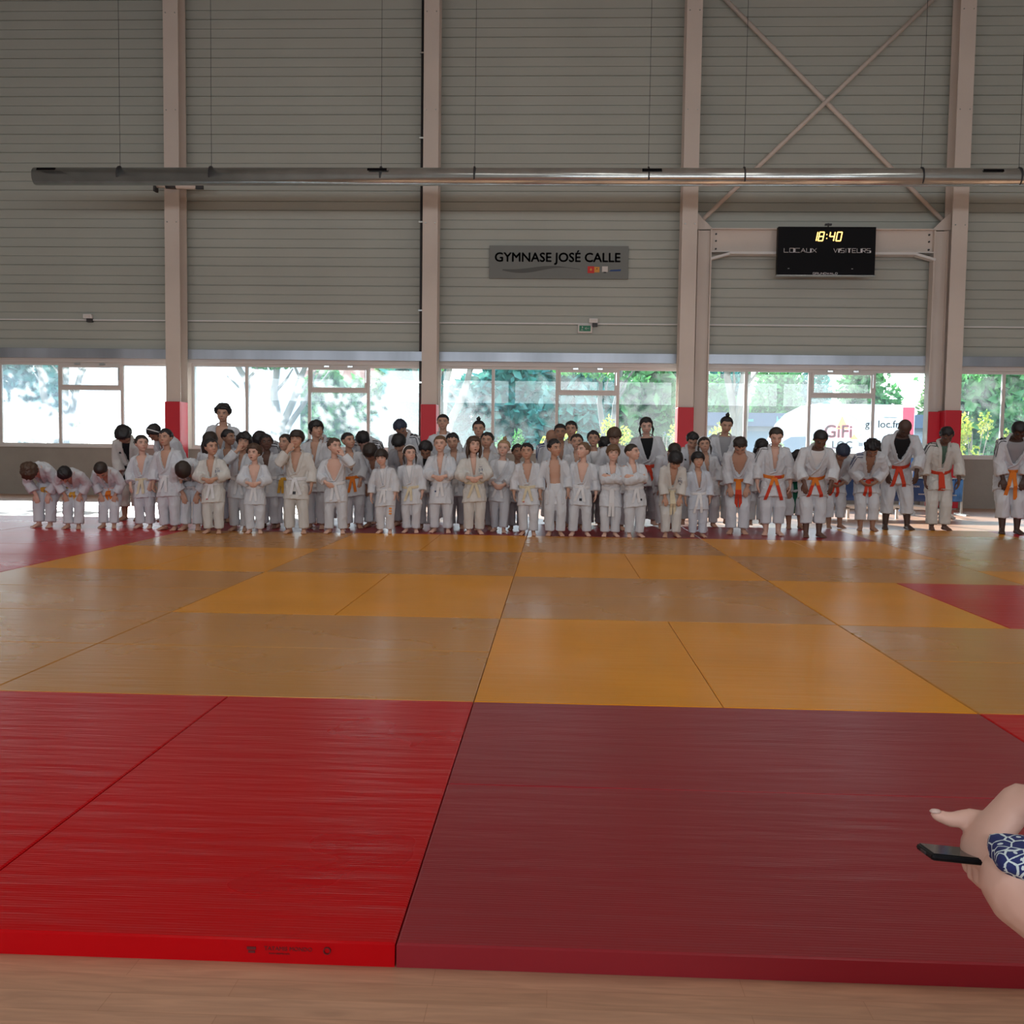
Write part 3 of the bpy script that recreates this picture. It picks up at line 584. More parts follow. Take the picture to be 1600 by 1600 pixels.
# rail outside far left
t = empty('garden_rail', (-15.2, 27.2, -.35)); tag(t, 'white tubular rail outside in front of the far left hedge', 'rail')
p = MB(); p.bar((-1.6, 0, 1.75), (2.4, 0, 1.75), .05)
p.build('top_bar', M['white'], t)
for x in (-1.5, .3, 2.3): MB().bar((x, 0, 0), (x, 0, 1.75), .05).build('post', M['white'], t)
# ---------------------------------------------------------------- people
def rx(a): c, s = cos(a), sin(a); return np.array([[1, 0, 0], [0, c, -s], [0, s, c]])
def ry(a): c, s = cos(a), sin(a); return np.array([[c, 0, s], [0, 1, 0], [-s, 0, c]])
def rz(a): c, s = cos(a), sin(a); return np.array([[c, -s, 0], [s, c, 0], [0, 0, 1]])
V3 = lambda x, y, z: np.array([x, y, z], float)
def nrm(v): return v/max(1e-9, np.linalg.norm(v))
def rings(C, X, Y, RX, RY, n=18, cap=True):
    """closed loft through elliptic rings: centres C, axes X, Y, radii"""
    v = []; f = []; m = len(C)
    ph = np.arange(n)*2*pi/n; co = np.cos(ph)[:, None]; si = np.sin(ph)[:, None]
    for i in range(m): v.append(C[i]+X[i]*RX[i]*co+Y[i]*RY[i]*si)
    v = np.concatenate(v).tolist()
    for i in range(m-1):
        for k in range(n): f.append((i*n+k, i*n+(k+1) % n, (i+1)*n+(k+1) % n, (i+1)*n+k))
    if cap: f.append(tuple(range(n))[::-1]); f.append(tuple((m-1)*n+k for k in range(n)))
    return v, f
def limb(pts, r, ra=None, side=None, n=12, sub=3, round0=True, round1=True):
    """rounded tapered limb through pts; r radii along `side`, ra across"""
    P = [np.array(p, float) for p in pts]; ra = ra or r
    Q = []; A = []; B = []
    for i in range(len(P)-1):
        for k in range(sub):
            u = k/sub; Q.append(P[i]*(1-u)+P[i+1]*u); A.append(r[i]*(1-u)+r[i+1]*u); B.append(ra[i]*(1-u)+ra[i+1]*u)
    Q.append(P[-1]); A.append(r[-1]); B.append(ra[-1])
    if round0:
        t = nrm(Q[1]-Q[0]); q0, a0, b0 = Q[0], A[0], B[0]; m_ = min(a0, b0)
        Q = [q0-t*m_*.95, q0-t*m_*.7]+Q; A = [a0*.3, a0*.72]+A; B = [b0*.3, b0*.72]+B
    if round1:
        t = nrm(Q[-1]-Q[-2]); q0, a0, b0 = Q[-1], A[-1], B[-1]; m_ = min(a0, b0)
        Q = Q+[q0+t*m_*.7, q0+t*m_*.95]; A = A+[a0*.72, a0*.3]; B = B+[b0*.72, b0*.3]
    side = np.array(side if side is not None else (1, 0, 0), float); X = []; Y = []
    for i in range(len(Q)):
        t = nrm(Q[min(i+1, len(Q)-1)]-Q[max(i-1, 0)]); s = side-t*np.dot(side, t)
        if np.linalg.norm(s) < .05: s = np.cross(t, V3(.3, .9, .2))
        s = nrm(s); X.append(s); Y.append(np.cross(t, s))
    return rings(Q, X, Y, A, B, n)
def ball(c, r, M=None, n=14, m=9):
    th = np.linspace(.12, pi-.12, m); C = []; RX = []; RY = []
    M = np.eye(3) if M is None else M
    for t in th: C.append(np.array(c)+M @ V3(0, 0, r[2]*cos(t))); RX.append(r[0]*sin(t)); RY.append(r[1]*sin(t))
    return rings(C, [M @ V3(1, 0, 0)]*m, [M @ V3(0, 1, 0)]*m, RX, RY, n)
def fuse(parts, voxel, smooth=2, name='mesh'):
    mb = MB()
    for v, f in parts: mb.add(v, f)
    me = bpy.data.meshes.new(name); me.from_pydata(mb.v, [], mb.f)
    bm = bmesh.new(); bm.from_mesh(me); bmesh.ops.recalc_face_normals(bm, faces=bm.faces); bm.to_mesh(me); bm.free()
    o = bpy.data.objects.new('tmp', me); COL.objects.link(o)
    r = o.modifiers.new('r', 'REMESH'); r.mode = 'VOXEL'; r.voxel_size = voxel; r.use_smooth_shade = True
    if smooth: s = o.modifiers.new('s', 'SMOOTH'); s.factor = .5; s.iterations = smooth
    dg = bpy.context.evaluated_depsgraph_get(); out = bpy.data.meshes.new_from_object(o.evaluated_get(dg)); out.name = name
    bpy.data.objects.remove(o); bpy.data.meshes.remove(me)
    return out
def co(me):
    a = np.empty(len(me.vertices)*3); me.vertices.foreach_get('co', a); return a.reshape(-1, 3)
def nor(me):
    a = np.empty(len(me.vertices)*3); me.vertices.foreach_get('normal', a); return a.reshape(-1, 3)
def folds(me, amp, seed, freq=38, vert=.45):
    """cloth folds: soft ridged noise along the normals"""
    p = co(me); n = nor(me); r = np.random.default_rng(seed); h = np.zeros(len(p))
    for k in range(9):
        d = r.normal(size=3); d /= np.linalg.norm(d); d[2] *= vert; fr = freq*(.5+1.1*r.random())
        w = np.sin(p @ d*fr+r.random()*7+1.2*np.sin(p @ r.normal(size=3)*9)); h += (1-np.abs(w))**2*(.6 if k % 2 else 1)
    h = (h-h.mean())/3; p = p+n*(amp*np.clip(h, -1.5, 1.8))[:, None]
    me.vertices.foreach_set('co', p.ravel()); me.update()
def link(name, me, m, parent):
    me.materials.clear()
    for x in (m if isinstance(m, (list, tuple)) else [m]): me.materials.append(x)
    o = bpy.data.objects.new(name, me); COL.objects.link(o); o.parent = parent; return o

# materials for people
def attr_mat(name, rough, sss=False):
    m = bpy.data.materials.new(name); m.use_nodes = True; nt = m.node_tree; b = nt.nodes['Principled BSDF']
    a = nt.nodes.new('ShaderNodeAttribute'); a.attribute_name = 'Col'; nt.links.new(a.outputs[0], b.inputs['Base Color']); b.inputs['Roughness'].default_value = rough
    return m
SKIN = attr_mat('skin', .55)
SK = dict(l=(.68, .42, .33), m=(.54, .31, .22), t=(.36, .19, .125), d=(.14, .07, .05), dd=(.075, .04, .03))
HC = dict(black=(.012, .010, .012), dark=(.028, .018, .014), brown=(.075, .042, .026), lbrown=(.15, .085, .045), blond=(.34, .22, .12), navy=(.02, .03, .06))
HM = {k: mat('hair_'+k, v, .5, bump=(60, .5, .004, (1, 1, .25))) for k, v in HC.items()}
def gi(name, c): return mat(name, c, .85, spec=.2, bump=(220, .25, .002))
GI = dict(w=gi('judogi_cotton_white', (.63, .65, .695)), c=gi('judogi_cotton_cream', (.63, .615, .59)), b=gi('judogi_cotton_bluish', (.56, .60, .68)), g=gi('judogi_cotton_grey_shade', (.38, .37, .40)))  # g: grey jacket; on back-row trousers the shade is put into the colour
TEE = dict(w=gi('tee_white', (.75, .75, .77)), k=gi('tee_black', (.015, .015, .018)), g=gi('tee_grey', (.33, .33, .35)), gr=gi('tee_green', (.10, .17, .13)))
BELT = dict(w=gi('belt_white', (.72, .72, .74)), c=gi('belt_cream', (.66, .58, .42)), y=gi('belt_yellow', (.72, .40, .06)), o=gi('belt_orange', (.72, .20, .03)), r=gi('belt_red', (.60, .06, .03)), k=gi('belt_black', (.012, .012, .015)), gn=gi('belt_green', (.01, .10, .06)))
BLK = mat('print_black', (.02, .02, .03), .6); REDP = mat('print_red', (.6, .03, .03), .6); BLUP = mat('print_navy', (.03, .05, .16), .6); ORP = mat('print_orange', (.75, .3, .08), .6)
EYE = [mat('eye_white', (.48, .46, .44), .3), mat('eye_iris', (.03, .02, .015), .2)]

def skeleton(h, q):
    """joint positions of a figure of height h; facing -Y, feet at the origin"""
    hh = h*q.get('hd', .165); b = R(q.get('bow', 0)); J = {}
    hz = h*(.50-(q.get('hd', .165)-.135)*.8); neckz = h-hh-.03*h; T = neckz-hz; by = .13*h*sin(b)
    lean = R(q.get('lean', 0)); RL = ry(lean)
    J['P'] = V3(0, by, hz*(1-.05*sin(b)))
    J['RP'] = RL @ rx(b*.65); J['RW'] = RL @ rx(b*.85); J['RC'] = RL @ rx(b)
    J['W'] = J['P']+J['RP'] @ V3(0, 0, T*.34); J['C'] = J['W']+J['RW'] @ V3(0, 0, T*.38); J['N'] = J['C']+J['RC'] @ V3(0, 0, T*.28)
    hp = R(q.get('pitch', 0)); hyaw = R(q.get('look', 0)); tilt = R(q.get('tilt', 0))
    J['RN'] = RL @ rx(b+hp*.5); J['HB'] = J['N']+J['RN'] @ V3(0, -.006*h, .035*h)
    J['RH'] = RL @ rx(b+hp) @ rz(hyaw) @ ry(tilt)
    J['H'] = J['HB']+J['RH'] @ V3(0, -.10*hh, .49*hh); J['hh'] = hh
    st = q.get('stance', .055)*h; sw = q.get('shw', .100)*h; J['T'] = T
    for s, n in ((-1, 'l'), (1, 'r')):
        J['S'+n] = J['N']+J['RC'] @ V3(s*sw, 0, -.035*h)
        J['K0'+n] = J['P']+V3(s*.048*h, 0, -.01*h); st_y = q.get('step', 0)*h*s
        J['A'+n] = V3(s*st, st_y, .045*h)
        J['K'+n] = (J['K0'+n]+J['A'+n])/2+V3(s*.008*h, -.022*h-.03*h*sin(b), 0)
    return J
def reach(S, Wt, u, f_, hint):
    d = Wt-S; L = np.linalg.norm(d); L2 = min(L, (u+f_)*.985); t = d/max(L, 1e-6); Wt = S+t*L2
    a = (u*u-f_*f_+L2*L2)/(2*L2); hgt = sqrt(max(0, u*u-a*a)); n = hint-t*np.dot(hint, t); return S+t*a+nrm(n)*hgt, Wt
def arms(h, q, J):
    u, f_ = .158*h, .142*h; out = {}
    for s, n in ((-1, 'l'), (1, 'r')):
        p = q.get('arm'+n, q.get('arms', 'down')); S_ = J['S'+n]; RC = J['RC']; P = J['P']
        hint = RC @ V3(s*.8, .7, -.2); fd = None
        if p == 'down': Wt = S_+V3(s*.045*h, -.02*h, -.288*h); fd = V3(-s*.05, -.1, -1); pn = V3(-s, 0, 0)
        elif p == 'fwd': Wt = S_+V3(s*.01*h, -.07*h, -.27*h); fd = V3(-s*.1, -.2, -1); pn = V3(-s*.6, .8, 0)
        elif p == 'thigh': Wt = P+V3(s*.075*h, -.115*h-.03*h*sin(R(q.get('bow', 0))), -.075*h); fd = V3(-s*.25, -.12, -1); pn = V3(0, 1, -.1)
        elif p == 'knee': Wt = J['K'+n]+V3(s*.0*h, -.06*h, .08*h); fd = V3(-s*.2, -.1, -1); pn = V3(0, 1, 0)
        elif p == 'clasp': Wt = J['W']+J['RW'] @ V3(s*.050*h, -.125*h, .01*h); fd = RC @ V3(-s, -.35, -.35); pn = RC @ V3(0, .8, .3); hint = RC @ V3(s, .35, -.5)
        elif p == 'clasplow': Wt = J['P']+J['RP'] @ V3(s*.052*h, -.125*h, .06*h); fd = RC @ V3(-s, -.3, -.5); pn = RC @ V3(0, .8, .3); hint = RC @ V3(s, .4, -.5)
        elif p == 'cross': Wt = J['C']+RC @ V3(-s*.035*h, -.135*h, -.04*h+s*.008*h); fd = RC @ V3(-s, .15, .1); pn = RC @ V3(0, 1, 0); hint = RC @ V3(s, -.1, -.9)
        elif p == 'mouth': Wt = J['H']+J['RH'] @ V3(s*.2*J['hh'], -.55*J['hh'], -.50*J['hh']); fd = J['RH'] @ V3(-s*.35, .25, .9); pn = J['RH'] @ V3(0, 1, -.2); hint = RC @ V3(s*.8, -.2, -1)
        elif p == 'chin': Wt = J['H']+J['RH'] @ V3(s*.35*J['hh'], -.45*J['hh'], -.62*J['hh']); fd = J['RH'] @ V3(-s*.5, .1, .9); pn = J['RH'] @ V3(0, 1, 0); hint = RC @ V3(s*.6, -.5, -1)
        elif p == 'belt': Wt = J['W']+J['RW'] @ V3(s*.075*h, -.115*h, -.03*h); fd = RC @ V3(-s*.9, -.3, -.5); pn = RC @ V3(0, .9, .3); hint = RC @ V3(s, .4, -.5)
        E_, Wt = reach(S_, Wt, u, f_, hint)
        out[n] = (S_, E_, Wt, nrm(fd), nrm(pn-fd*np.dot(pn, nrm(fd))))
    return out
def hand(h, s, Wt, fd, pn, curl=.5, sc=1.0):
    """palm, four fingers and a thumb; pn points out of the palm"""
    L = .098*h*sc; sd = nrm(np.cross(fd, pn)); parts = []
    thumb_side = sd*(1 if np.dot(sd, sd) else 1); k = 1 if s > 0 else -1
    ts = sd*k
    pc = Wt+fd*L*.46
    parts.append(limb([Wt-fd*L*.08, Wt+fd*L*.12, pc], [.016*h*sc, .021*h*sc, .0235*h*sc], [.012*h*sc, .0115*h*sc, .0085*h*sc], sd, n=12))
    fl = (.41, .47, .43, .33)
    for i in range(4):
        off = (1.5-i)*.0128*h*sc; base = pc+ts*off+fd*(-.004*h if i in (0, 3) else 0); ln = L*fl[i]*1.12; c = curl*(1+.12*i)
        d1 = nrm(fd+pn*.35*c+ts*(1.5-i)*.06); d2 = nrm(fd+pn*1.1*c); d3 = nrm(fd+pn*2.0*c)
        p1 = base+d1*ln*.45; p2 = p1+d2*ln*.32; p3 = p2+d3*ln*.25; r = .0062*h*sc*(1 if i < 3 else .88)
        parts.append(limb([base-fd*.01*h, base, p1, p2, p3], [r*1.05, r*1.08, r, r*.92, r*.8], None, sd, n=8, sub=1))
    tb = Wt+fd*L*.14+ts*.017*h*sc; t1 = tb+nrm(fd*.7+ts*.75+pn*.35)*L*.24; t2 = t1+nrm(fd*.95+ts*.35+pn*.4)*L*.2; t3 = t2+nrm(fd+pn*.4)*L*.12
    parts.append(limb([tb-ts*.008*h, tb, t1, t2, t3], [.009*h*sc, .0095*h*sc, .0075*h*sc, .0068*h*sc, .0055*h*sc], None, sd, n=8, sub=1))
    return parts
def head_parts(J, q):
    hh = J['hh']; H_ = J['H']; M_ = J['RH']; P = lambda x, y, z: H_+M_ @ V3(x*hh, y*hh, z*hh); parts = []
    w = .36
    parts.append(ball(P(0, .07, .10), (w*hh, .40*hh, .38*hh), M_, 20, 13))
    parts.append(ball(P(0, -.10, -.10), (.285*hh, .275*hh, .34*hh), M_, 18, 11))
    parts.append(ball(P(0, -.20, -.335), (.145*hh, .13*hh, .105*hh), M_, 12, 7))
    for s in (-1, 1):
        parts.append(ball(P(s*.345, .06, -.02), (.035*hh, .065*hh, .105*hh), M_ @ rz(s*.4), 10, 7))
        parts.append(ball(P(s*.165, -.235, -.12), (.10*hh, .09*hh, .10*hh), M_, 10, 7))
        parts.append(ball(P(s*.13, -.335, .115), (.11*hh, .035*hh, .028*hh), M_, 10, 5))
    parts.append(limb([P(0, -.345, .09), P(0, -.375, .0), P(0, -.42, -.085)], [.028*hh, .032*hh, .045*hh], None, M_ @ V3(1, 0, 0), n=8, sub=2))
    for s in (-1, 1): parts.append(ball(P(s*.045, -.37, -.09), (.035*hh, .04*hh, .028*hh), M_, 8, 5))
    parts.append(limb([P(-.085, -.335, -.225), P(0, -.365, -.218), P(.085, -.335, -.225)], [.02*hh]*3, [.022*hh]*3, M_ @ V3(0, 0, 1), n=8, sub=2))
    parts.append(limb([P(-.07, -.33, -.258), P(0, -.355, -.262), P(.07, -.33, -.258)], [.02*hh]*3, [.022*hh]*3, M_ @ V3(0, 0, 1), n=8, sub=2))
    return parts
TORSO = [(-.10, 0, .088, .066), (.0, 0, .092, .072), (.22, 1, .083, .064), (.42, 1, .084, .062), (.62, 2, .096, .070), (.80, 3, .102, .068), (.91, 3, .090, .058), (1.0, 3, .060, .048)]
def spine(J, u):
    """point and frame at fraction u of the trunk (0 pelvis .. 1 neck base)"""
    T = J['T']
    if u < 0: return J['P']+(J['RP'] @ V3(0, 0, T*u)), J['RP']
    if u < .34: return J['P']+(J['W']-J['P'])*(u/.34), J['RP']
    if u < .72: return J['W']+(J['C']-J['W'])*((u-.34)/.38), J['RW']
    return J['C']+(J['N']-J['C'])*((u-.72)/.28), J['RC']
def frame(J, u):
    a = max(0, min(1, u)); M_ = J['RP']*(1-a)+J['RC']*a
    x = nrm(M_[:, 0]); z = nrm(M_[:, 2]-x*np.dot(M_[:, 2], x)); return np.stack([x, np.cross(z, x), z], 1)
def lerp_tab(tab, u):
    us = [t[0] for t in tab]; return [float(np.interp(u, us, [t[k] for t in tab])) for k in range(1, len(tab[0]))]
def body_parts(h, q, J, A):
    parts = []; g = q.get('girth', 1.0); C = []; X = []; Y = []; RXs = []; RYs = []
    for u in np.linspace(-.10, 1.0, 16):
        c, _ = spine(J, u); F = frame(J, u); _, a, b = lerp_tab(TORSO, u); C.append(c); X.append(F[:, 0]); Y.append(F[:, 1]); RXs.append(a*h*g*.97); RYs.append(b*h*g*.97)
    parts.append(rings(C, X, Y, RXs, RYs, 22))
    parts.append(limb([J['N']-J['RC'] @ V3(0, 0, .03*h), J['N'], J['HB']+J['RN'] @ V3(0, -.002*h, .015*h), J['H']+J['RH'] @ V3(0, .06*J['hh'], -.15*J['hh'])], [.044*h*g, .034*h, .031*h, .031*h], None, (1, 0, 0), n=14))
    for s, n in ((-1, 'l'), (1, 'r')):
        k0, k, a = J['K0'+n], J['K'+n], J['A'+n]
        parts.append(limb([k0, (k0+k)/2, k, (k+a)/2+V3(0, .008*h, .02*h), a+V3(0, 0, .01*h), a-V3(0, 0, .022*h)], [.060*h*g, .052*h*g, .038*h, .036*h, .023*h, .022*h], None, (1, 0, 0), n=12))
        to = R(q.get('toe', 12))*s+R(q.get('toer' if s > 0 else 'toel', 0)); F = rz(to); fz = V3(0, 0, -a[2])
        f0 = a+fz
        parts.append(limb([f0+F @ V3(0, .024*h, .017*h), f0+F @ V3(0, -.02*h, .024*h), f0+F @ V3(0, -.06*h, .016*h), f0+F @ V3(s*.002*h, -.092*h, .0095*h)], [.017*h, .020*h, .025*h, .026*h], [.017*h, .024*h, .016*h, .009*h], F @ V3(1, 0, 0), n=12, sub=2))
        for i in range(5):
            xx = -s*(.019-.0095*i)*h; ll = (.020, .019, .016, .013, .010)[i]*h; r_ = (.0082, .006, .0056, .0052, .005)[i]*h
            parts.append(limb([f0+F @ V3(xx, -.092*h, .0075*h), f0+F @ V3(xx*1.1, -.097*h-ll*.5, .0068*h)], [r_, r_*.9], None, F @ V3(1, 0, 0), n=7, sub=1))
        S_, E_, Wt, fd, pn = A[n]
        sh = S_-J['RC'] @ V3(s*.02*h, 0, 0)
        parts.append(limb([sh, S_, (S_+E_)/2, E_, (E_*.55+Wt*.45), Wt], [.035*h, .034*h*g, .030*h*g, .0245*h, .0235*h, .0165*h], None, J['RC'] @ V3(1, 0, 0), n=12))
        parts += hand(h, s, Wt, fd, pn, q.get('curl', .45))
    parts += head_parts(J, q)
    return parts
def paint(me, J, q, base, tee=None):
    p = co(me); hh = J['hh']; L = (p-J['H']) @ J['RH']/hh; col = np.tile(np.array(base), (len(p), 1))
    face = L[:, 1] < -.15
    def blob(cx, cz, rx_, rz_, c, k, soft=1.0):
        d = ((L[:, 0]-cx)/rx_)**2+((L[:, 2]-cz)/rz_)**2; w = np.clip((1.3-d)*1.6*soft, 0, 1)*face*k; col[:] = col*(1-w[:, None])+np.array(c)*w[:, None]
    for s in (-1, 1):
        blob(s*.135, .045, .085, .05, np.array(base)*.55, .55)
        blob(s*.17, -.13, .10, .09, np.array(base)*np.array([1.1, .82, .8]), .3)
        blob(s*.135, .125, .095, .022, HC[q.get('hair_c', 'dark')], .75)
    blob(0, -.24, .085, .03, (base[0]*.85, base[1]*.42, base[2]*.42), .85)
    if q.get('open_mouth'): blob(0, -.245, .06, .035, (.06, .01, .01), .9)
    a = me.color_attributes.new('Col', 'FLOAT_COLOR', 'POINT'); a.data.foreach_set('color', np.concatenate([col, np.ones((len(p), 1))], 1).ravel())
def eyes(J, parent, q):
    if q.get('noeye') or q.get('pitch', 0) >= 14: return      # eyes cast down: lids only
    hh = J['hh']
    for s in (-1, 1):
        mb = MB(); n = 10; r = .042; c = V3(s*.135, -.318, .045)
        v = [(0, -.042, 0)]+[(.020*cos(2*pi*k/n), -.036, .017*sin(2*pi*k/n)) for k in range(n)]+[(.046*cos(2*pi*k/n), -.020, .018*sin(2*pi*k/n)) for k in range(n)]+[(.05*cos(2*pi*k/n), .01, .022*sin(2*pi*k/n)) for k in range(n)]
        v = [tuple(J['H']+J['RH'] @ ((V3(*p)+c)*hh)) for p in v]
        f = [(0, 1+k, 1+(k+1) % n) for k in range(n)]; mb.add(v, f, 1)
        mb.f += [(1+r_*n+k, 1+(r_+1)*n+k, 1+(r_+1)*n+(k+1) % n, 1+r_*n+(k+1) % n) for r_ in (0, 1) for k in range(n)]; mb.mi += [0]*(2*n)
        mb.build('eye', EYE, parent, True)
def hair(J, q, parent, seed):
    st = q.get('hair', 'short')
    if st == 'none': return
    hh = J['hh']; rs = np.random.default_rng(seed); nt_, n = 26, 40
    fl = dict(short=.27, buzz=.26, bowl=.17, fringe=.13, curly=.26, long=.20, bun=.30, pony=.29, tied=.27, mop=.17, scarf=.24)[st]
    back = dict(short=-.16, buzz=-.10, bowl=-.24, fringe=-.22, curly=-.2, long=-.55, bun=-.16, pony=-.16, tied=-.2, mop=-.3, scarf=-.3)[st]
    sid = dict(short=.02, buzz=.08, bowl=-.12, fringe=-.12, curly=-.02, long=-.40, bun=.07, pony=.07, tied=.0, mop=-.16, scarf=-.05)[st]
    th = dict(short=.036, buzz=.022, bowl=.07, fringe=.065, curly=.10, long=.07, bun=.035, pony=.035, tied=.04, mop=.10, scarf=.05)[st]
    am = dict(short=.022, buzz=.004, bowl=.015, fringe=.015, curly=.05, long=.02, bun=.006, pony=.006, tied=.012, mop=.04, scarf=.006)[st]
    v = []; f = []; k1 = [rs.normal(size=3)*7 for _ in range(4)]; k2 = rs.random(4)*6
    for i in range(nt_+1):
        t = pi*(.02+.93*i/nt_)
        for k in range(n):
            a = 2*pi*k/n; d = V3(sin(t)*cos(a), sin(t)*sin(a), cos(t)); fr = max(0, -d[1]/max(.05, sqrt(d[0]**2+d[1]**2)))
            p = V3(d[0]*.36, d[1]*.40, d[2]*.38)+V3(0, .07, .10)
            if d[2] < 0: p = V3(d[0]*(.36-.04*(-d[2])), .07+d[1]*.40*(1-.15*(-d[2])), .10+d[2]*(.38 if st not in ('long',) else .62))
            # hairline height by azimuth
            if fr > .82: hl = fl
            elif fr > .45: hl = fl+(sid-fl)*((.82-fr)/.37)**1.5
            elif d[1] < .2: hl = sid
            else: hl = sid+(back-sid)*min(1, (d[1]-.2)/.5)
            nz = sum(sin(np.dot(kk, d)+c) for kk, c in zip(k1, k2))/4
            hl += .03*sin(a*9+nz*3)*(1 if st in ('bowl', 'fringe', 'short', 'mop') else .5)
            up = p[2] > hl
            r_ = th*(1 if d[2] > -.2 else .8)+am*nz*1.5 if up else -.07
            if up and st in ('curly', 'mop'): r_ += .03*sin(d[0]*30)*sin(d[1]*31)*sin(d[2]*29+1)
            if up and p[2] < hl+.05: r_ *= .75
            q3 = p+d*r_
            if st in ('fringe', 'bowl', 'mop') and up and fr > .6: q3 = q3+V3(0, -.035, 0)
            v.append((J['H']+J['RH'] @ (q3*hh)).tolist())
    for i in range(nt_):
        for k in range(n): f.append((i*n+k, i*n+(k+1) % n, (i+1)*n+(k+1) % n, (i+1)*n+k))
    f.append(tuple(range(n))[::-1]); f.append(tuple(nt_*n+k for k in range(n)))
    mb = MB().add(v, f); P = lambda x, y, z: J['H']+J['RH'] @ (V3(x, y, z)*hh)
    if st in ('bun',): mb.add(*ball(P(0, .12, .58), (.13*hh, .13*hh, .12*hh), J['RH'])); mb.add(*ball(P(.02, .16, .67), (.06*hh, .05*hh, .07*hh), J['RH']))
    if st == 'pony':
        e = P(0, .55, .0); mb.add(*limb([P(0, .44, .25), P(0, .58, .15), e, e+V3(0, .02, -.35*hh), e+V3(0, 0, -.75*hh)], [.05*hh, .09*hh, .10*hh, .09*hh, .02*hh], None, (1, 0, 0)))
    if st == 'long':
        for s in (-1, 1):
            mb.add(*limb([P(s*.33, .02, .1), P(s*.38, -.02, -.2), P(s*.38, -.04, -.45), P(s*.34, -.03, -.72)], [.06*hh, .09*hh, .09*hh, .04*hh], [.13*hh, .16*hh, .15*hh, .06*hh], J['RH'] @ V3(1, 0, 0)))
        mb.add(*limb([P(0, .35, .1), P(0, .42, -.3), P(0, .40, -.75)], [.3*hh, .36*hh, .26*hh], [.1*hh, .12*hh, .05*hh], J['RH'] @ V3(1, 0, 0)))
    if st == 'tied':
        for s in (-1, 1): mb.add(*limb([P(s*.34, .05, .0), P(s*.40, .02, -.25), P(s*.33, -.05, -.62)], [.05*hh, .07*hh, .02*hh], None, (1, 0, 0)))
    if st == 'hang' or q.get('hang'):
        c = P(0, 0, .1)
        for k in range(7):
            a = -1.2+2.4*k/6; s0 = P(.33*sin(a), -.30*cos(a)*.6, .18); mb.add(*limb([s0, s0+V3(0, -.05*hh, -.3*hh), s0+V3(.03*hh*sin(k), -.02*hh, -.62*hh)], [.10*hh, .10*hh, .02*hh], None, (1, 0, 0)))
    mb.build('hair', HM[q.get('hair_c', 'dark')], parent, True)
    if q.get('band'):
        mb = MB(); pts = []
        for k in range(15):
            a = pi*k/14; pts.append(J['H']+J['RH'] @ (V3(-.41*cos(a), .07-.12*sin(a), .08+.44*sin(a))*hh))
        mb.tube(pts, .028*hh, 8); mb.build('hair_band', M['white'], parent, True)

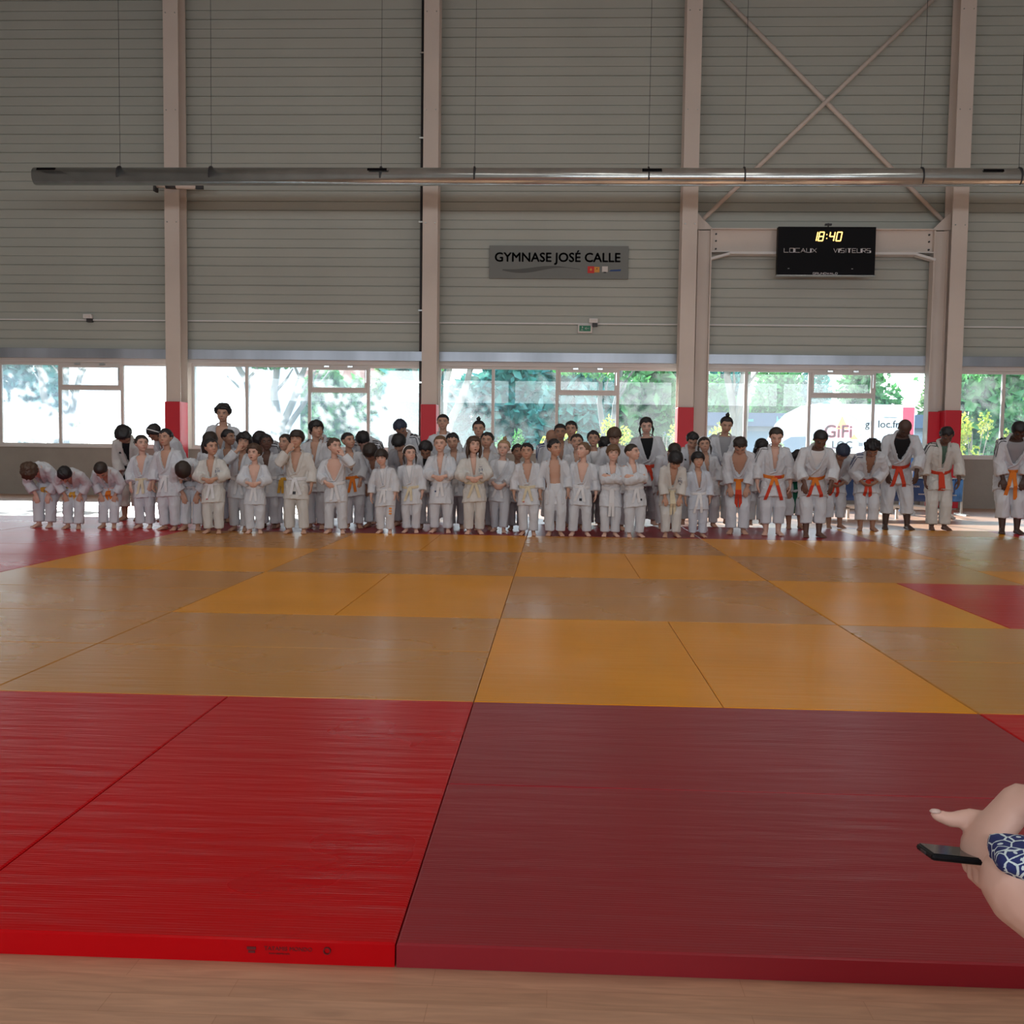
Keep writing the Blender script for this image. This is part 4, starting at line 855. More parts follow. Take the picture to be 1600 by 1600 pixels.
def tubeish(C, X, Y, RX_, RY_, n, openf):
    v = []; f = []; m = len(C)
    for i in range(m):
        for k in range(n):
            a = 2*pi*k/n; x, y = cos(a)*RX_[i], sin(a)*RY_[i]
            s = openf(i, x, y); v.append((C[i]+X[i]*x*s[0]+Y[i]*y*s[1]).tolist())
    for i in range(m-1):
        for k in range(n): f.append((i*n+k, i*n+(k+1) % n, (i+1)*n+(k+1) % n, (i+1)*n+k))
    f.append(tuple(range(n))[::-1]); f.append(tuple((m-1)*n+k for k in range(n))); return v, f
JT = [(-.46, .128, .098), (-.30, .122, .094), (-.10, .113, .090), (.05, .108, .087), (.16, .100, .081), (.24, .098, .080), (.30, .102, .083), (.42, .107, .086), (.60, .112, .090), (.78, .112, .086), (.88, .101, .077), (.95, .080, .064), (.985, .064, .058)]
def jacket(h, q, J, A, parent, seed):
    g = q.get('girth', 1.0)*q.get('loose', 1.0); vo = q.get('v', .45); vb = q.get('vbot', .36); opened = q.get('open')
    us = np.linspace(q.get('hem', -.42), .985, 46); C = []; X = []; Y = []; RX_ = []; RY_ = []; b = R(q.get('bow', 0))
    for u in us:
        if u < 0:   # skirt hangs between the trunk direction and straight down
            F0 = frame(J, 0); w = min(1, -u/.15); t0 = -F0[:, 2]; t1 = nrm(J['Kl']+J['Kr']-2*J['P']); d = nrm(t0*(1-w)+t1*w); c = J['P']+d*(-u)*J['T']
            z = -d; x = F0[:, 0]; y = np.cross(z, x); F = np.stack([x, y, z], 1)
        else: c, _ = spine(J, u); F = frame(J, u)
        a, bb = lerp_tab(JT, u); C.append(c); X.append(F[:, 0]); Y.append(F[:, 1]); RX_.append(a*h*g); RY_.append(bb*h*g)
    def halfw(u):
        if opened: return (.060 if u < .85 else .048)*h*opened*(1 if u > -.2 else 1.1)
        if u < vb: return -1
        return h*vo*.072*((u-vb)/(1-vb))**.8+.006*h
    def openf(i, x, y):
        w = halfw(us[i])
        if y < 0 and abs(x) < w: return (.9, .52 if opened else .60)
        if us[i] > .955 and y < .01*h: return (.92, .15)
        return (1, 1)
    parts = [tubeish(C, X, Y, RX_, RY_, 60, openf)]; cuff = q.get('cuff', .78)
    for s, n in ((-1, 'l'), (1, 'r')):
        S_, E_, Wt, fd, pn = A[n]; sh = S_-J['RC'] @ V3(s*.035*h, 0, .004*h); ce = E_+(Wt-E_)*cuff; k = g**.5
        parts.append(limb([sh, S_+J['RC'] @ V3(0, 0, -.004*h), (S_+E_)/2, E_, ce], [.040*h*k, .043*h*k, .045*h*k, .047*h*k, .050*h*k], [.042*h*k, .046*h*k, .048*h*k, .052*h*k, .057*h*k], J['RC'] @ V3(1, 0, 0), n=16, round1=False))
    me = fuse(parts, .0078*max(1, h/1.3), 2, 'judogi_jacket'); folds(me, .0095*h, seed)
    o = link('judogi_jacket', me, GI[q.get('gi', 'w')], parent)
    bv = BVHTree.FromPolygons([tuple(x) for x in co(me)], [tuple(p.vertices) for p in me.polygons])
    # lapel band along the opening
    def edge(s, ulist):
        pts = []
        for u in ulist:
            i = int(round((u-us[0])/(us[1]-us[0]))); i = max(0, min(len(us)-1, i)); w = halfw(us[i]); w = (abs(w) if w > 0 else 0)+.010*h
            x = s*min(w, RX_[i]*.9); y = -RY_[i]*sqrt(max(0, 1-(x/RX_[i])**2)); pts.append(C[i]+X[i]*x*1.0+Y[i]*(y-.004*h))
        return pts
    top = .955; lo = -.36 if opened else vb
    Lp = edge(-1, np.linspace(lo, top, 12)); Rp = edge(1, np.linspace(lo, top, 12))
    if not opened:   # one side crosses over to the belt and on to the hem
        i0 = [i for i, u in enumerate(us) if u > .27][0]; xe = -.038*h; ye = -RY_[i0]*sqrt(1-(xe/RX_[i0])**2); Rp = [C[i0]+X[i0]*xe+Y[i0]*(ye-.003*h)]+Rp
    nb = []; c, _ = spine(J, .99); F = frame(J, 1)
    for k in range(1, 10):
        a = pi*k/10; nb.append(c+F @ V3(-cos(a)*.052*h, sin(a)*.048*h-.006*h, .020*h+.006*h*sin(a)))
    mb = MB(); path = Lp+nb+Rp[::-1]; mid = c
    for seq in (path,):
        n = len(seq); v = []
        for i in range(n):
            t = nrm(np.array(seq[min(i+1, n-1)])-np.array(seq[max(i-1, 0)])); cc, _ = spine(J, .6); o_ = nrm(np.array(seq[i])-(C[20]*.0+spine(J, .7)[0])); o_ = nrm(o_-t*np.dot(o_, t)); sd = np.cross(t, o_); wd = .013*h; thk = .0045*h
            for a_, b_ in ((-1, -1), (1, -1), (1, 1), (-1, 1)): v.append((np.array(seq[i])+sd*wd*a_+o_*thk*b_).tolist())
        f = [(4*i+k, 4*i+(k+1) % 4, 4*i+4+(k+1) % 4, 4*i+4+k) for i in range(n-1) for k in range(4)]+[(0, 1, 2, 3), (4*n-4, 4*n-1, 4*n-2, 4*n-3)]
        mb.add(v, f)
    mb.build('lapel', GI[q.get('gi', 'w')], o, False, bevel=.002)
    # belt
    if q.get('belt', 'w') and not opened:
        bm_ = BELT[q.get('belt', 'w')]; ub = .24; c, _ = spine(J, ub); F = frame(J, ub); a, bb = lerp_tab(JT, ub); a *= h*g*1.03; bb *= h*g*1.03; dn = q.get('sag', .012)*h; v = []; n = 36
        for k in range(n):
            al = 2*pi*k/n
            for rr, zz in ((1, -.016*h), (1.035, -.012*h), (1.035, .012*h), (1, .016*h)): v.append((c+F @ V3(cos(al)*a*rr, sin(al)*bb*rr, zz+dn*sin(al))).tolist())
        f = [(4*k+j, 4*k+(j+1) % 4, (4*k+4) % (4*n)+(j+1) % 4, (4*k+4) % (4*n)+j) for k in range(n) for j in range(4)]
        mb = MB().add(v, f); kn = c+F @ V3(0, -bb*1.05, -dn); mb.add(*ball(kn, (.020*h, .011*h, .014*h), F, 10, 6))
        ln = q.get('tail', .15)*h; seedr = random.Random(seed)
        for s in (-1, 1):
            e0 = kn+F @ V3(s*.008*h, -.004*h, 0); side = F[:, 0]; sw_ = (.04+.36*seedr.random())*s*q.get('splay', 1.0); pts = []
            for k in range(7):
                u = k/6; d = V3(0, 0, -1)*u*ln+side*sw_*ln*u; p_ = e0+d; p_[1] += -.012*h*sin(u*pi); pts.append(p_)
            # keep the tail in front of the cloth
            for k in range(1, 7):
                hit = bv.ray_cast(Vector((pts[k][0], pts[k][1]-.4, pts[k][2])), Vector((0, 1, 0)))
                if hit[0] is not None and hit[0].y < pts[k][1]+.008*h+.4 and hit[0].y-.007*h < pts[k][1]: pts[k][1] = hit[0].y-.007*h
            v = []
            for k in range(7):
                w = .0145*h; sd = nrm(side+V3(0, 0, .1)); 
                for a_, b_ in ((-1, 0), (1, 0), (1, 1), (-1, 1)): v.append((pts[k]+sd*w*a_+V3(0, -.005*h*b_, 0)).tolist())
            mb.add(v, [(4*k+j, 4*k+(j+1) % 4, 4*k+4+(j+1) % 4, 4*k+4+j) for k in range(6) for j in range(4)]+[(0, 1, 2, 3), (24, 27, 26, 25)])
        ob = mb.build('belt', bm_, parent, False)
        if q.get('belt2'):     # two-coloured grade belt: dyed ends
            me_ = ob.data; me_.materials.append(BELT[q['belt2']]); nn = len(me_.polygons)
            for p in me_.polygons:
                cz = p.center.z
                if (kn[2]-cz) > ln*.42 or (int((p.center.x+9)*11) % 3 == 0 and abs(cz-c[2]) < .03*h): p.material_index = 1
    # prints
    def patch(u, x, w, hh_, m, name, dz=.0035):
        c, _ = spine(J, max(u, -.4)) if u >= 0 else (C[min(range(len(us)), key=lambda i: abs(us[i]-u))], None); F = frame(J, max(0, u))
        if u < 0: i_ = min(range(len(us)), key=lambda i: abs(us[i]-u)); F = np.stack([X[i_], Y[i_], np.cross(X[i_], Y[i_])], 1)
        v = []
        for j in range(4):
            for i in range(4):
                o_ = c+F @ V3((x+w*(i/3-.5))*h, -.3*h, hh_*(j/3-.5)*h); hit = bv.ray_cast(Vector(o_), Vector(F @ V3(0, 1, 0)))
                if hit[0] is None: return
                v.append((np.array(hit[0])-F @ V3(0, dz, 0)).tolist())
        ob = MB().add(v, [(4*j+i, 4*j+i+1, 4*j+i+5, 4*j+i+4) for j in range(3) for i in range(3)]).build(name, m, o); s_ = ob.modifiers.new('t', 'SOLIDIFY'); s_.thickness = .003
    for pr in q.get('prints', ()):
        if pr == 'crest':
            for dx, dz_, w_, h_ in ((-.016, 0, .004, .034), (.014, 0, .004, .03), (0, .10, .026, .0035), (0, -.1, .02, .004), (0, 0, .012, .004), (.002, .045, .01, .0035)): patch(.60+dz_, .072+dx, w_, h_, BLUP, 'crest_print')
        elif pr == 'redlabel': patch(-.27, -.045, .020, .034, REDP, 'woven_label')
        elif pr == 'blacklabel': patch(-.22, 0, .028, .028, BLK, 'woven_label')
        elif pr == 'bluelabel': patch(-.12, -.05, .016, .016, BLUP, 'woven_label')
        elif pr == 'rightlabel': patch(-.20, .05, .018, .02, BLK, 'woven_label')
        elif pr == 'whitedot': patch(.62, .06, .020, .016, M['white'], 'chest_badge')
        elif pr == 'name': patch(.70, -.055, .034, .016, BLK, 'chest_print')
    st = q.get('stripes')
    if st:
        for s, n in ((-1, 'l'), (1, 'r')):
            if st in 'lr' and st != n: continue
            S_, E_, Wt, fd, pn = A[n]; a0 = J['N']+J['RC'] @ V3(s*.045*h, .0, -.0*h); up = J['RC'] @ V3(s*.25, 0, 1); fw = J['RC'] @ V3(0, -1, 0)
            for kk in range(3):
                off = (kk-1)*.020*h; v = []; pts = []
                for u in np.linspace(0, 1, 9):
                    base_ = a0*(1-u)+(S_*.35+E_*.65)*u if u > .55 else a0*(1-u/.55)+(S_)*(u/.55)
                    if u > .55: base_ = S_+(E_-S_)*(u-.55)/.45*.7
                    outw = nrm(up*(1-u)+J['RC'] @ V3(s, 0, .25)*u); o_ = base_+outw*.2*h+fw*(off+.01*h); hit = bv.ray_cast(Vector(o_), Vector(-outw))
                    if hit[0] is not None and np.linalg.norm(np.array(hit[0])-base_) < .09*h: pts.append((np.array(hit[0])+outw*.002, outw))
                if len(pts) < 4: continue
                for i, (p_, ow) in enumerate(pts):
                    sd = nrm(fw-ow*np.dot(fw, ow)); v += [(p_-sd*.0055*h).tolist(), (p_+sd*.0055*h).tolist()]
                ob = MB().add(v, [(2*i, 2*i+1, 2*i+3, 2*i+2) for i in range(len(pts)-1)]).build('shoulder_stripe', BLK if q.get('stripe_c', 'k') == 'k' else BLUP, o); s_ = ob.modifiers.new('t', 'SOLIDIFY'); s_.thickness = .003; s_.offset = 0
    return o
def trousers(h, q, J, parent, seed):
    g = q.get('girth', 1.0); parts = []; C = []; X = []; Y = []; A_ = []; B_ = []
    for u in np.linspace(-.16, .26, 8):
        c, _ = spine(J, u); F = frame(J, u); _, a, b = lerp_tab(TORSO, u); C.append(c); X.append(F[:, 0]); Y.append(F[:, 1]); A_.append(a*h*g+.006*h); B_.append(b*h*g+.005*h)
    parts.append(rings(C, X, Y, A_, B_, 24)); hemz = q.get('hemz', .055)*h
    for s, n in ((-1, 'l'), (1, 'r')):
        k0, k, a = J['K0'+n], J['K'+n], J['A'+n]; t = (a[2]-hemz)/(a[2]-k[2]) if hemz > a[2] else 0; e = a+(k-a)*max(0, t); e = V3(e[0], e[1], hemz)
        lw = q.get('legw', 1.0)*(.5+.5*g)
        parts.append(limb([k0+V3(0, 0, .0), (k0+k)/2, k, (k*.45+e*.55), e], [.073*h*lw, .066*h*lw, .055*h*lw, .050*h*lw, .051*h*lw], [.074*h*lw, .068*h*lw, .058*h*lw, .053*h*lw, .054*h*lw], (1, 0, 0), n=18, round1=False))
    me = fuse(parts, .0085*max(1, h/1.3), 2, 'judogi_trousers'); folds(me, .0085*h, seed+50, 34, .3)
    o = link('judogi_trousers', me, GI[q.get('gi2', q.get('gi', 'w'))], parent)
    if 'orange_mark' in q.get('prints', ()):
        bv = BVHTree.FromPolygons([tuple(x) for x in co(me)], [tuple(p.vertices) for p in me.polygons])
        for k in range(3):
            hit = bv.ray_cast(Vector((.075*h, -.5, (.30-.03*k)*h)), Vector((0, 1, 0)))
            if hit[0]: MB().box(-.017*h, .017*h, -.006, .003, -.011*h, .011*h, 0, Matrix.Translation(hit[0])).build('orange_character', ORP, o, bevel=.004)
    return o
NP = [0]
def person(x, y, turn, h, label, **q):
    NP[0] += 1; seed = NP[0]*13
    t = empty('person', (x, y, 0), R(turn)); tag(t, label, 'person', q.get('group', 'judoka lined up on the mats'))
    J = skeleton(h, q); A = arms(h, q, J)
    me = fuse(body_parts(h, q, J, A), .0056*max(1, h/1.25), 1, 'body'); paint(me, J, q, SK[q.get('skin', 'l')])
    link('body', me, SKIN, t); eyes(J, t, q); hair(J, q, t, seed)
    jacket(h, q, J, A, t, seed); trousers(h, q, J, t, seed)
    if q.get('tee'):
        C = []; X = []; Y = []; a_ = []; b_ = []
        for u in np.linspace(.3, .985, 12):
            c, _ = spine(J, u); F = frame(J, u); _, a, b = lerp_tab(TORSO, u); C.append(c); X.append(F[:, 0]); Y.append(F[:, 1]); a_.append(a*h*.99*q.get('girth', 1)+.002); b_.append(b*h*1.02*q.get('girth', 1)+.003)
        MB().add(*rings(C, X, Y, a_, b_, 26)).build('undershirt', TEE[q['tee']], t, True)
    return t
person(-6.05, 11.77, 3, 1.227, 'small child with tousled light brown hair bowing deeply at the far left of the line', bow=82, arms='knee', hair='mop', hair_c='brown', belt='y', pitch=8, v=0.5, hd=0.175)
person(-5.65, 11.66, 11, 1.100, 'second bowing child from the left, black-haired with a long yellow belt end', bow=74, arms='thigh', hair='short', hair_c='black', belt='y', skin='m', pitch=10, hd=0.187)
person(-5.30, 11.83, 9, 1.088, 'third bowing child from the left, cropped dark hair and orange-yellow belt', bow=66, arms='thigh', hair='buzz', hair_c='dark', belt='o', skin='m', pitch=8, hd=0.188)
person(-5.55, 13.05, 6, 1.413, 'tall black-belted youth with messy dark hair bending forward behind the left end', bow=38, arms='thigh', hair='mop', hair_c='black', belt='k', skin='t', tee='k', pitch=24, gi='c', hemz=0.13, prints=('name',), hd=0.159)
person(-4.89, 11.91, 0, 1.107, 'short-haired boy looking right, jacket open at the chest, beside the bending black belt', look=38, v=0.8, vbot=0.3, hair='short', hair_c='dark', arms='fwd', belt='c', prints=(), lean=-4.3, hd=0.186)
person(-4.51, 11.70, -6, 1.183, 'smiling boy with black fringe, arms at his sides, under the first column pad', v=0.75, vbot=0.4, hair='short', hair_c='black', arms='down', belt='w', skin='m', lean=-3.9, hd=0.18)
person(-4.97, 12.95, -30, 1.474, 'adult bowing behind the smiling boy near the first red column pad', bow=42, arms='thigh', hair='short', hair_c='black', belt='w', pitch=20, skin='t', band=True, lean=8, hd=0.154)
person(-4.27, 11.75, 7, 1.320, 'small brown-haired child bent double with hands on knees, between two taller boys', bow=84, arms='knee', hair='bowl', hair_c='dark', belt='w', pitch=10, skin='m', hd=0.166)
person(-4.32, 12.43, 150, 1.160, 'kid with long dark hair turned away, half hidden behind the boy with a crest', hair='long', hair_c='dark', arms='down', belt='w', lean=-4.9, hd=0.182)
person(-3.88, 11.38, 4, 1.077, 'boy with short black hair looking right, crest on chest and red jacket label', look=40, hair='short', hair_c='black', arms='clasp', v=0.55, prints=('crest', 'redlabel'), gi='c', belt='w', skin='m', lean=-3.6, hd=0.189)
person(-4.35, 13.08, 0, 1.535, 'tall youth with curly black hair standing above the left group', bow=8, hair='curly', hair_c='black', arms='down', skin='m', v=0.7, look=6, lean=3.9, hd=0.15)
person(-4.16, 12.79, 10, 1.200, 'dark-haired boy in profile facing right, just below the tall curly-haired youth', look=55, hair='short', hair_c='black', skin='t', arms='clasplow', v=0.7, gi='b', lean=-1.5, hd=0.178)
person(-3.70, 11.77, 0, 1.149, 'boy with messy black hair holding a hand over his mouth', look=8, arml='mouth', armr='down', hair='mop', hair_c='black', skin='m', v=0.3, lean=6.3, hd=0.183)
person(-3.43, 11.47, 8, 1.011, 'small child with curly brown hair, mouth open and hands clasped at the waist', look=-16, hair='curly', hair_c='brown', arms='clasp', open_mouth=True, v=0.95, vbot=0.26, lean=-0.2, hd=0.193)
person(-3.47, 12.20, 0, 1.143, 'dark-skinned kid with short hair looking right, behind the small curly-haired child', look=20, hair='short', hair_c='black', skin='d', arms='down', v=0.6, lean=-4.0, hd=0.183)
person(-3.75, 13.10, 0, 1.474, 'long-haired adult bowing behind the left centre group, face hidden by hair', bow=52, pitch=22, hair='long', hair_c='black', arms='thigh', stripes='b', lean=0.7, hd=0.154)
person(-3.31, 12.24, 0, 1.146, 'kid with dark hair hidden behind the tall boy touching his chin', hair='short', hair_c='dark', skin='m', arms='down', belt='y', look=-20, lean=4.2, hd=0.183)
person(-2.97, 11.56, 0, 1.184, 'tall boy with a brown bowl cut touching his chin, black label under his belt', arml='chin', armr='down', hair='fringe', hair_c='dark', v=0.75, prints=('blacklabel',), skin='m', gi='c', stance=0.07, lean=0.7, hd=0.18)
person(-2.90, 12.22, 0, 1.312, 'big boy with black bowl hair smiling to the right, taller than his neighbours', look=38, hair='bowl', hair_c='black', v=0.5, arms='down', skin='m', lean=-0.6, hd=0.167)
person(-2.98, 13.04, 0, 1.440, 'adult with striped shoulders standing close behind the big boy with black bowl hair', bow=34, pitch=20, hair='short', hair_c='black', arms='down', stripes='b', lean=-5.3, hd=0.157)
person(-2.53, 11.64, 0, 1.103, 'boy with brown hair and wide open jacket, fist raised to his mouth, belt hanging', look=42, armr='mouth', arml='belt', hair='short', hair_c='brown', v=1.5, vbot=0.28, tail=0.2, stance=0.07, lean=-3.1, hd=0.187)
person(-2.48, 12.41, 10, 1.182, 'crop-haired boy gazing right with an orange belt, behind the boy with raised fist', look=35, hair='buzz', hair_c='black', skin='m', arms='fwd', belt='o', v=0.6, lean=-8, hd=0.18)
person(-2.45, 13.16, 0, 1.548, 'man bowing straight at the camera, round black head and three-striped shoulders', bow=58, pitch=16, hair='short', hair_c='black', arms='thigh', stripes='b', belt='k', girth=1.1, lean=1.7, hd=0.149)
person(-2.25, 12.56, -10, 1.240, 'dark brown-haired kid bending low behind the little girl with bangs', bow=45, pitch=15, hair='bowl', hair_c='dark', skin='t', arms='thigh', lean=7.0, hd=0.174)
person(-1.97, 11.75, -4, 0.983, 'little girl with straight brown bangs, orange characters on her trouser leg', pitch=10, hair='fringe', hair_c='dark', arms='down', v=0.35, tee='w', prints=('orange_mark',), lean=-5.6, hd=0.196)
person(-1.97, 13.37, -12, 1.522, 'adult with blue-black hair leaning to the side, black marks on the shoulders', bow=32, pitch=24, look=20, hair='short', hair_c='navy', arms='thigh', stripes='r', skin='t', lean=1.4, hd=0.151)
person(-1.92, 12.83, -10, 1.275, 'kid with a smooth dark cap of hair looking down, in a greyish jacket', bow=24, pitch=30, hair='bowl', hair_c='black', skin='m', arms='clasplow', gi='g', lean=0.3, hd=0.171)
person(-1.69, 11.90, 0, 1.027, 'little girl with a hair band looking right, wide cream belt', look=26, hair='tied', hair_c='dark', band=True, arms='down', belt='c', tee='w', v=0.5, lean=-3.4, hd=0.192)
person(-1.57, 12.40, 0, 1.241, 'black-haired boy bowing behind the girl with the cream belt', bow=38, pitch=16, hair='short', hair_c='black', skin='t', arms='thigh', tee='k', lean=2.0, hd=0.174)
person(-1.47, 13.37, 0, 1.443, 'tall slim man with a long face standing right of the second column', hair='buzz', hair_c='black', arms='down', skin='m', tee='w', hd=0.15, v=0.4, lean=-1.2)
person(-1.34, 11.97, -3, 1.151, 'fair crop-haired boy, tallest of the front row centre, hands clasped over a long jacket', hair='buzz', hair_c='lbrown', arms='clasp', v=0.45, prints=('bluelabel',), stance=0.07, hem=-0.52, lean=-1.8, hd=0.183)
person(-1.22, 12.57, 0, 1.200, 'dark-haired boy looking down behind the tall crop-haired boy, trousers darkened for shade', pitch=14, hair='short', hair_c='black', skin='m', arms='down', gi='w', gi2='g', lean=-5.2, hd=0.178)
person(-0.97, 13.25, 0, 1.369, 'woman with a dark top bun peering over the long-haired girl', hair='bun', hair_c='black', skin='m', arms='down', bow=6, lean=-2.6, hd=0.162)
person(-0.86, 12.44, 0, 1.202, 'black-haired boy with prominent ears behind the long-haired girl and her neighbour', hair='short', hair_c='black', skin='m', arms='down', gi='w', gi2='g', look=-6, lean=2.7, hd=0.178)
person(-0.94, 11.87, 6, 1.142, 'girl with long wavy brown hair and a chest crest, hands clasped', look=14, tilt=6, hair='long', hair_c='brown', arms='clasp', v=0.4, prints=('crest',), gi='c', belt='c', open_mouth=True, lean=-3.2, hd=0.184)
person(-0.66, 12.20, -6, 1.109, 'blond girl with tied-back hair in a white tee, one foot forward', hair='bun', hair_c='blond', arms='clasplow', tee='w', v=0.7, vbot=0.5, step=-0.05, lean=5.0, hd=0.186)
person(-0.47, 12.52, 0, 1.060, 'black-haired boy peeping out beside the boy with the cream belt', look=15, hair='short', hair_c='black', skin='t', arms='down', gi2='g', lean=0.7, hd=0.19)
person(-0.30, 11.82, -5, 1.074, 'black-haired boy with a cream belt and red jacket label', hair='short', hair_c='black', skin='m', arms='down', belt='c', v=0.75, vbot=0.3, prints=('redlabel',), lean=-3.2, hd=0.189)
person(-0.03, 14.03, 10, 1.444, 'adult with shaved brown head leaning right, striped jacket collar', bow=36, pitch=22, hair='none', skin='t', arms='thigh', stripes='b', stripe_c='b', lean=-8, hd=0.156)
person(0.01, 11.79, 2, 1.124, 'black-haired boy with bare chest and jacket hanging fully open', look=34, pitch=6, hair='short', hair_c='black', skin='m', arms='down', open=1, girth=0.92, lean=-3.4, hd=0.185)
person(0.09, 13.26, 0, 1.336, 'dark boy in the back row, left one of the two standing close together', pitch=6, hair='buzz', hair_c='black', skin='t', arms='down', lean=-2.9, hd=0.165)
person(0.23, 13.51, 0, 1.375, 'black-haired boy in the back row, right one of the two standing close together', hair='short', hair_c='black', skin='m', arms='down', look=-6, lean=-2.1, hd=0.162)
person(0.28, 12.87, 0, 1.199, 'dark-haired girl between the bare-chested boy and the blond boy looking left', hair='pony', hair_c='dark', skin='m', arms='down', gi='w', gi2='g', lean=-1.0, hd=0.178)
person(0.30, 11.84, 0, 1.090, 'blond boy turning his face left, deep open collar, black label on jacket', look=-44, pitch=-8, hair='short', hair_c='lbrown', arms='down', v=0.85, vbot=0.32, prints=('blacklabel',), stance=0.075, lean=4.0, hd=0.187)
person(0.52, 13.13, 0, 1.246, 'dark-haired boy with a strong nose directly behind the blond boy', hair='short', hair_c='black', skin='m', arms='down', look=-5, tee='w', gi2='g', lean=-3.1, hd=0.173)
person(0.70, 13.84, 0, 1.442, 'black-haired person bowing low in the back row, only hair and back showing', bow=52, pitch=10, hair='short', hair_c='black', arms='thigh', lean=-6.5, hd=0.157)
person(0.77, 12.77, 0, 1.319, 'brown-haired kid with head bowed behind the girl with folded arms', pitch=26, bow=8, hair='bowl', hair_c='brown', skin='m', arms='down', gi2='g', lean=-4.3, hd=0.167)
person(0.65, 11.82, 4, 1.064, 'small fair girl with arms folded and a long white belt hanging', hair='bowl', hair_c='lbrown', arms='cross', tail=0.3, splay=0.5, v=0.5, prints=('name',), lean=2.2, hd=0.189)
person(0.93, 11.79, 10, 1.082, 'crop-haired boy with folded arms turning his head right', look=48, hair='buzz', hair_c='dark', arms='cross', v=0.4, prints=('rightlabel',), lean=-6.7, hd=0.188)
person(1.25, 13.72, 0, 1.465, 'young woman with black hair and black undershirt, broad red belt', bow=8, pitch=10, hair='tied', hair_c='black', skin='l', tee='k', belt='r', arms='down', v=0.8, gi2='g', girth=1.08, lean=-4.0, hd=0.155)
person(1.44, 13.11, 10, 1.322, 'brown-haired kid bowing to the right behind the boy with the cream belt', bow=48, pitch=12, hair='buzz', hair_c='dark', skin='m', arms='thigh', hd=0.166)
person(1.36, 11.87, 4, 1.110, 'black-haired boy in front bowing with hands on thighs, long cream belt and crest', bow=30, pitch=22, hair='bowl', hair_c='black', skin='m', arms='thigh', belt='c', tail=0.24, splay=0.3, prints=('crest',), gi='c', v=0.55, hd=0.186)
person(1.84, 13.97, 1, 1.356, 'dark-haired person bowing behind the girl with the white hair band', bow=26, pitch=18, hair='short', hair_c='black', arms='down', prints=('name',), skin='m', hd=0.163)
person(2.04, 13.55, 0, 1.196, 'dark-haired girl with a white hair band and printed sleeve', hair='tied', hair_c='dark', band=True, skin='m', arms='down', stripes='r', stripe_c='b', lean=-8, hd=0.178)
person(1.68, 11.94, 3, 0.996, 'smallest black-haired boy in front, white belt knotted low, beside the bowing boy', hair='fringe', hair_c='black', skin='m', arms='down', v=0.5, tail=0.22, sag=0.02, gi='b', lean=-2.1, hd=0.195)
person(2.28, 14.06, 0, 1.502, 'woman with a top bun in a grey tee, hands at her belt', bow=8, pitch=14, hair='bun', hair_c='black', tee='g', arms='belt', v=0.8, skin='m', stripes='l', lean=3.6, hd=0.152)
person(2.24, 12.49, -8, 1.332, 'bare-chested bowing boy with an orange-red belt and open collar', bow=34, pitch=22, hair='short', hair_c='dark', skin='m', arms='thigh', belt='o', belt2='r', tail=0.24, splay=0.3, v=1.15, vbot=0.34, hd=0.165)
person(2.77, 14.05, 0, 1.288, 'girl with long black hair bowing behind the two boys with orange belts', bow=30, pitch=16, hair='long', hair_c='black', skin='t', arms='down', lean=1.1, hd=0.169)
person(2.64, 12.38, -5, 1.343, 'standing girl with tied dark hair looking down, two-coloured orange belt, bare ankles', bow=14, pitch=16, hair='pony', hair_c='dark', belt='o', belt2='r', tail=0.2, arms='down', stripes='l', v=0.45, hemz=0.11, prints=('redlabel',), hd=0.165)
person(3.16, 13.46, 0, 1.329, 'black-haired person bowing with a dark green belt end, half hidden', bow=58, pitch=16, hair='curly', hair_c='black', skin='t', arms='thigh', belt='gn', tail=0.3, splay=0.2, hemz=0.13, lean=-8, hd=0.166)
person(3.08, 12.20, 0, 1.391, 'dark-skinned kid with white undershirt leaning forward, orange belt, arms hanging', bow=31, pitch=14, hair='buzz', hair_c='black', skin='d', tee='w', arms='fwd', belt='o', belt2='r', v=0.9, vbot=0.5, hemz=0.12, hd=0.161)
person(3.74, 13.69, 1, 1.314, 'kid with dark cap-like hair and red belt bowing, hands together', bow=44, pitch=14, hair='bowl', hair_c='navy', skin='t', arms='clasplow', belt='r', stripes='l', hemz=0.11, hd=0.167)
person(4.06, 13.34, -9, 1.369, 'curly-haired bowing kid with a red belt, hands crossed at the thighs', bow=44, pitch=12, hair='curly', hair_c='black', skin='t', arms='clasplow', belt='r', stripes='l', stripe_c='b', hemz=0.1, v=0.6, hd=0.163)
person(4.54, 13.64, -6, 1.623, 'tall bald dark-skinned adult in black undershirt bowing, orange-red belt', bow=36, pitch=16, hair='none', skin='dd', tee='k', arms='fwd', belt='r', v=1.0, vbot=0.4, prints=('whitedot',), hemz=0.13, stance=0.085, hd=0.145)
person(5.09, 13.65, -5, 1.477, 'teenager with short black hair and red belt bowing before the blue banner', bow=28, pitch=18, hair='short', hair_c='black', skin='d', tee='gr', arms='down', belt='r', stripes='l', v=0.3, splay=0.3, gi='c', hd=0.154)
person(5.82, 13.19, -11, 1.578, 'person with dark knit-like hair bowing at the right edge, orange belt', bow=34, pitch=16, hair='scarf', hair_c='black', skin='dd', tee='g', arms='thigh', belt='o', tail=0.22, stripes='l', v=1.1, vbot=0.4, hemz=0.13, girth=1.05, hd=0.147)
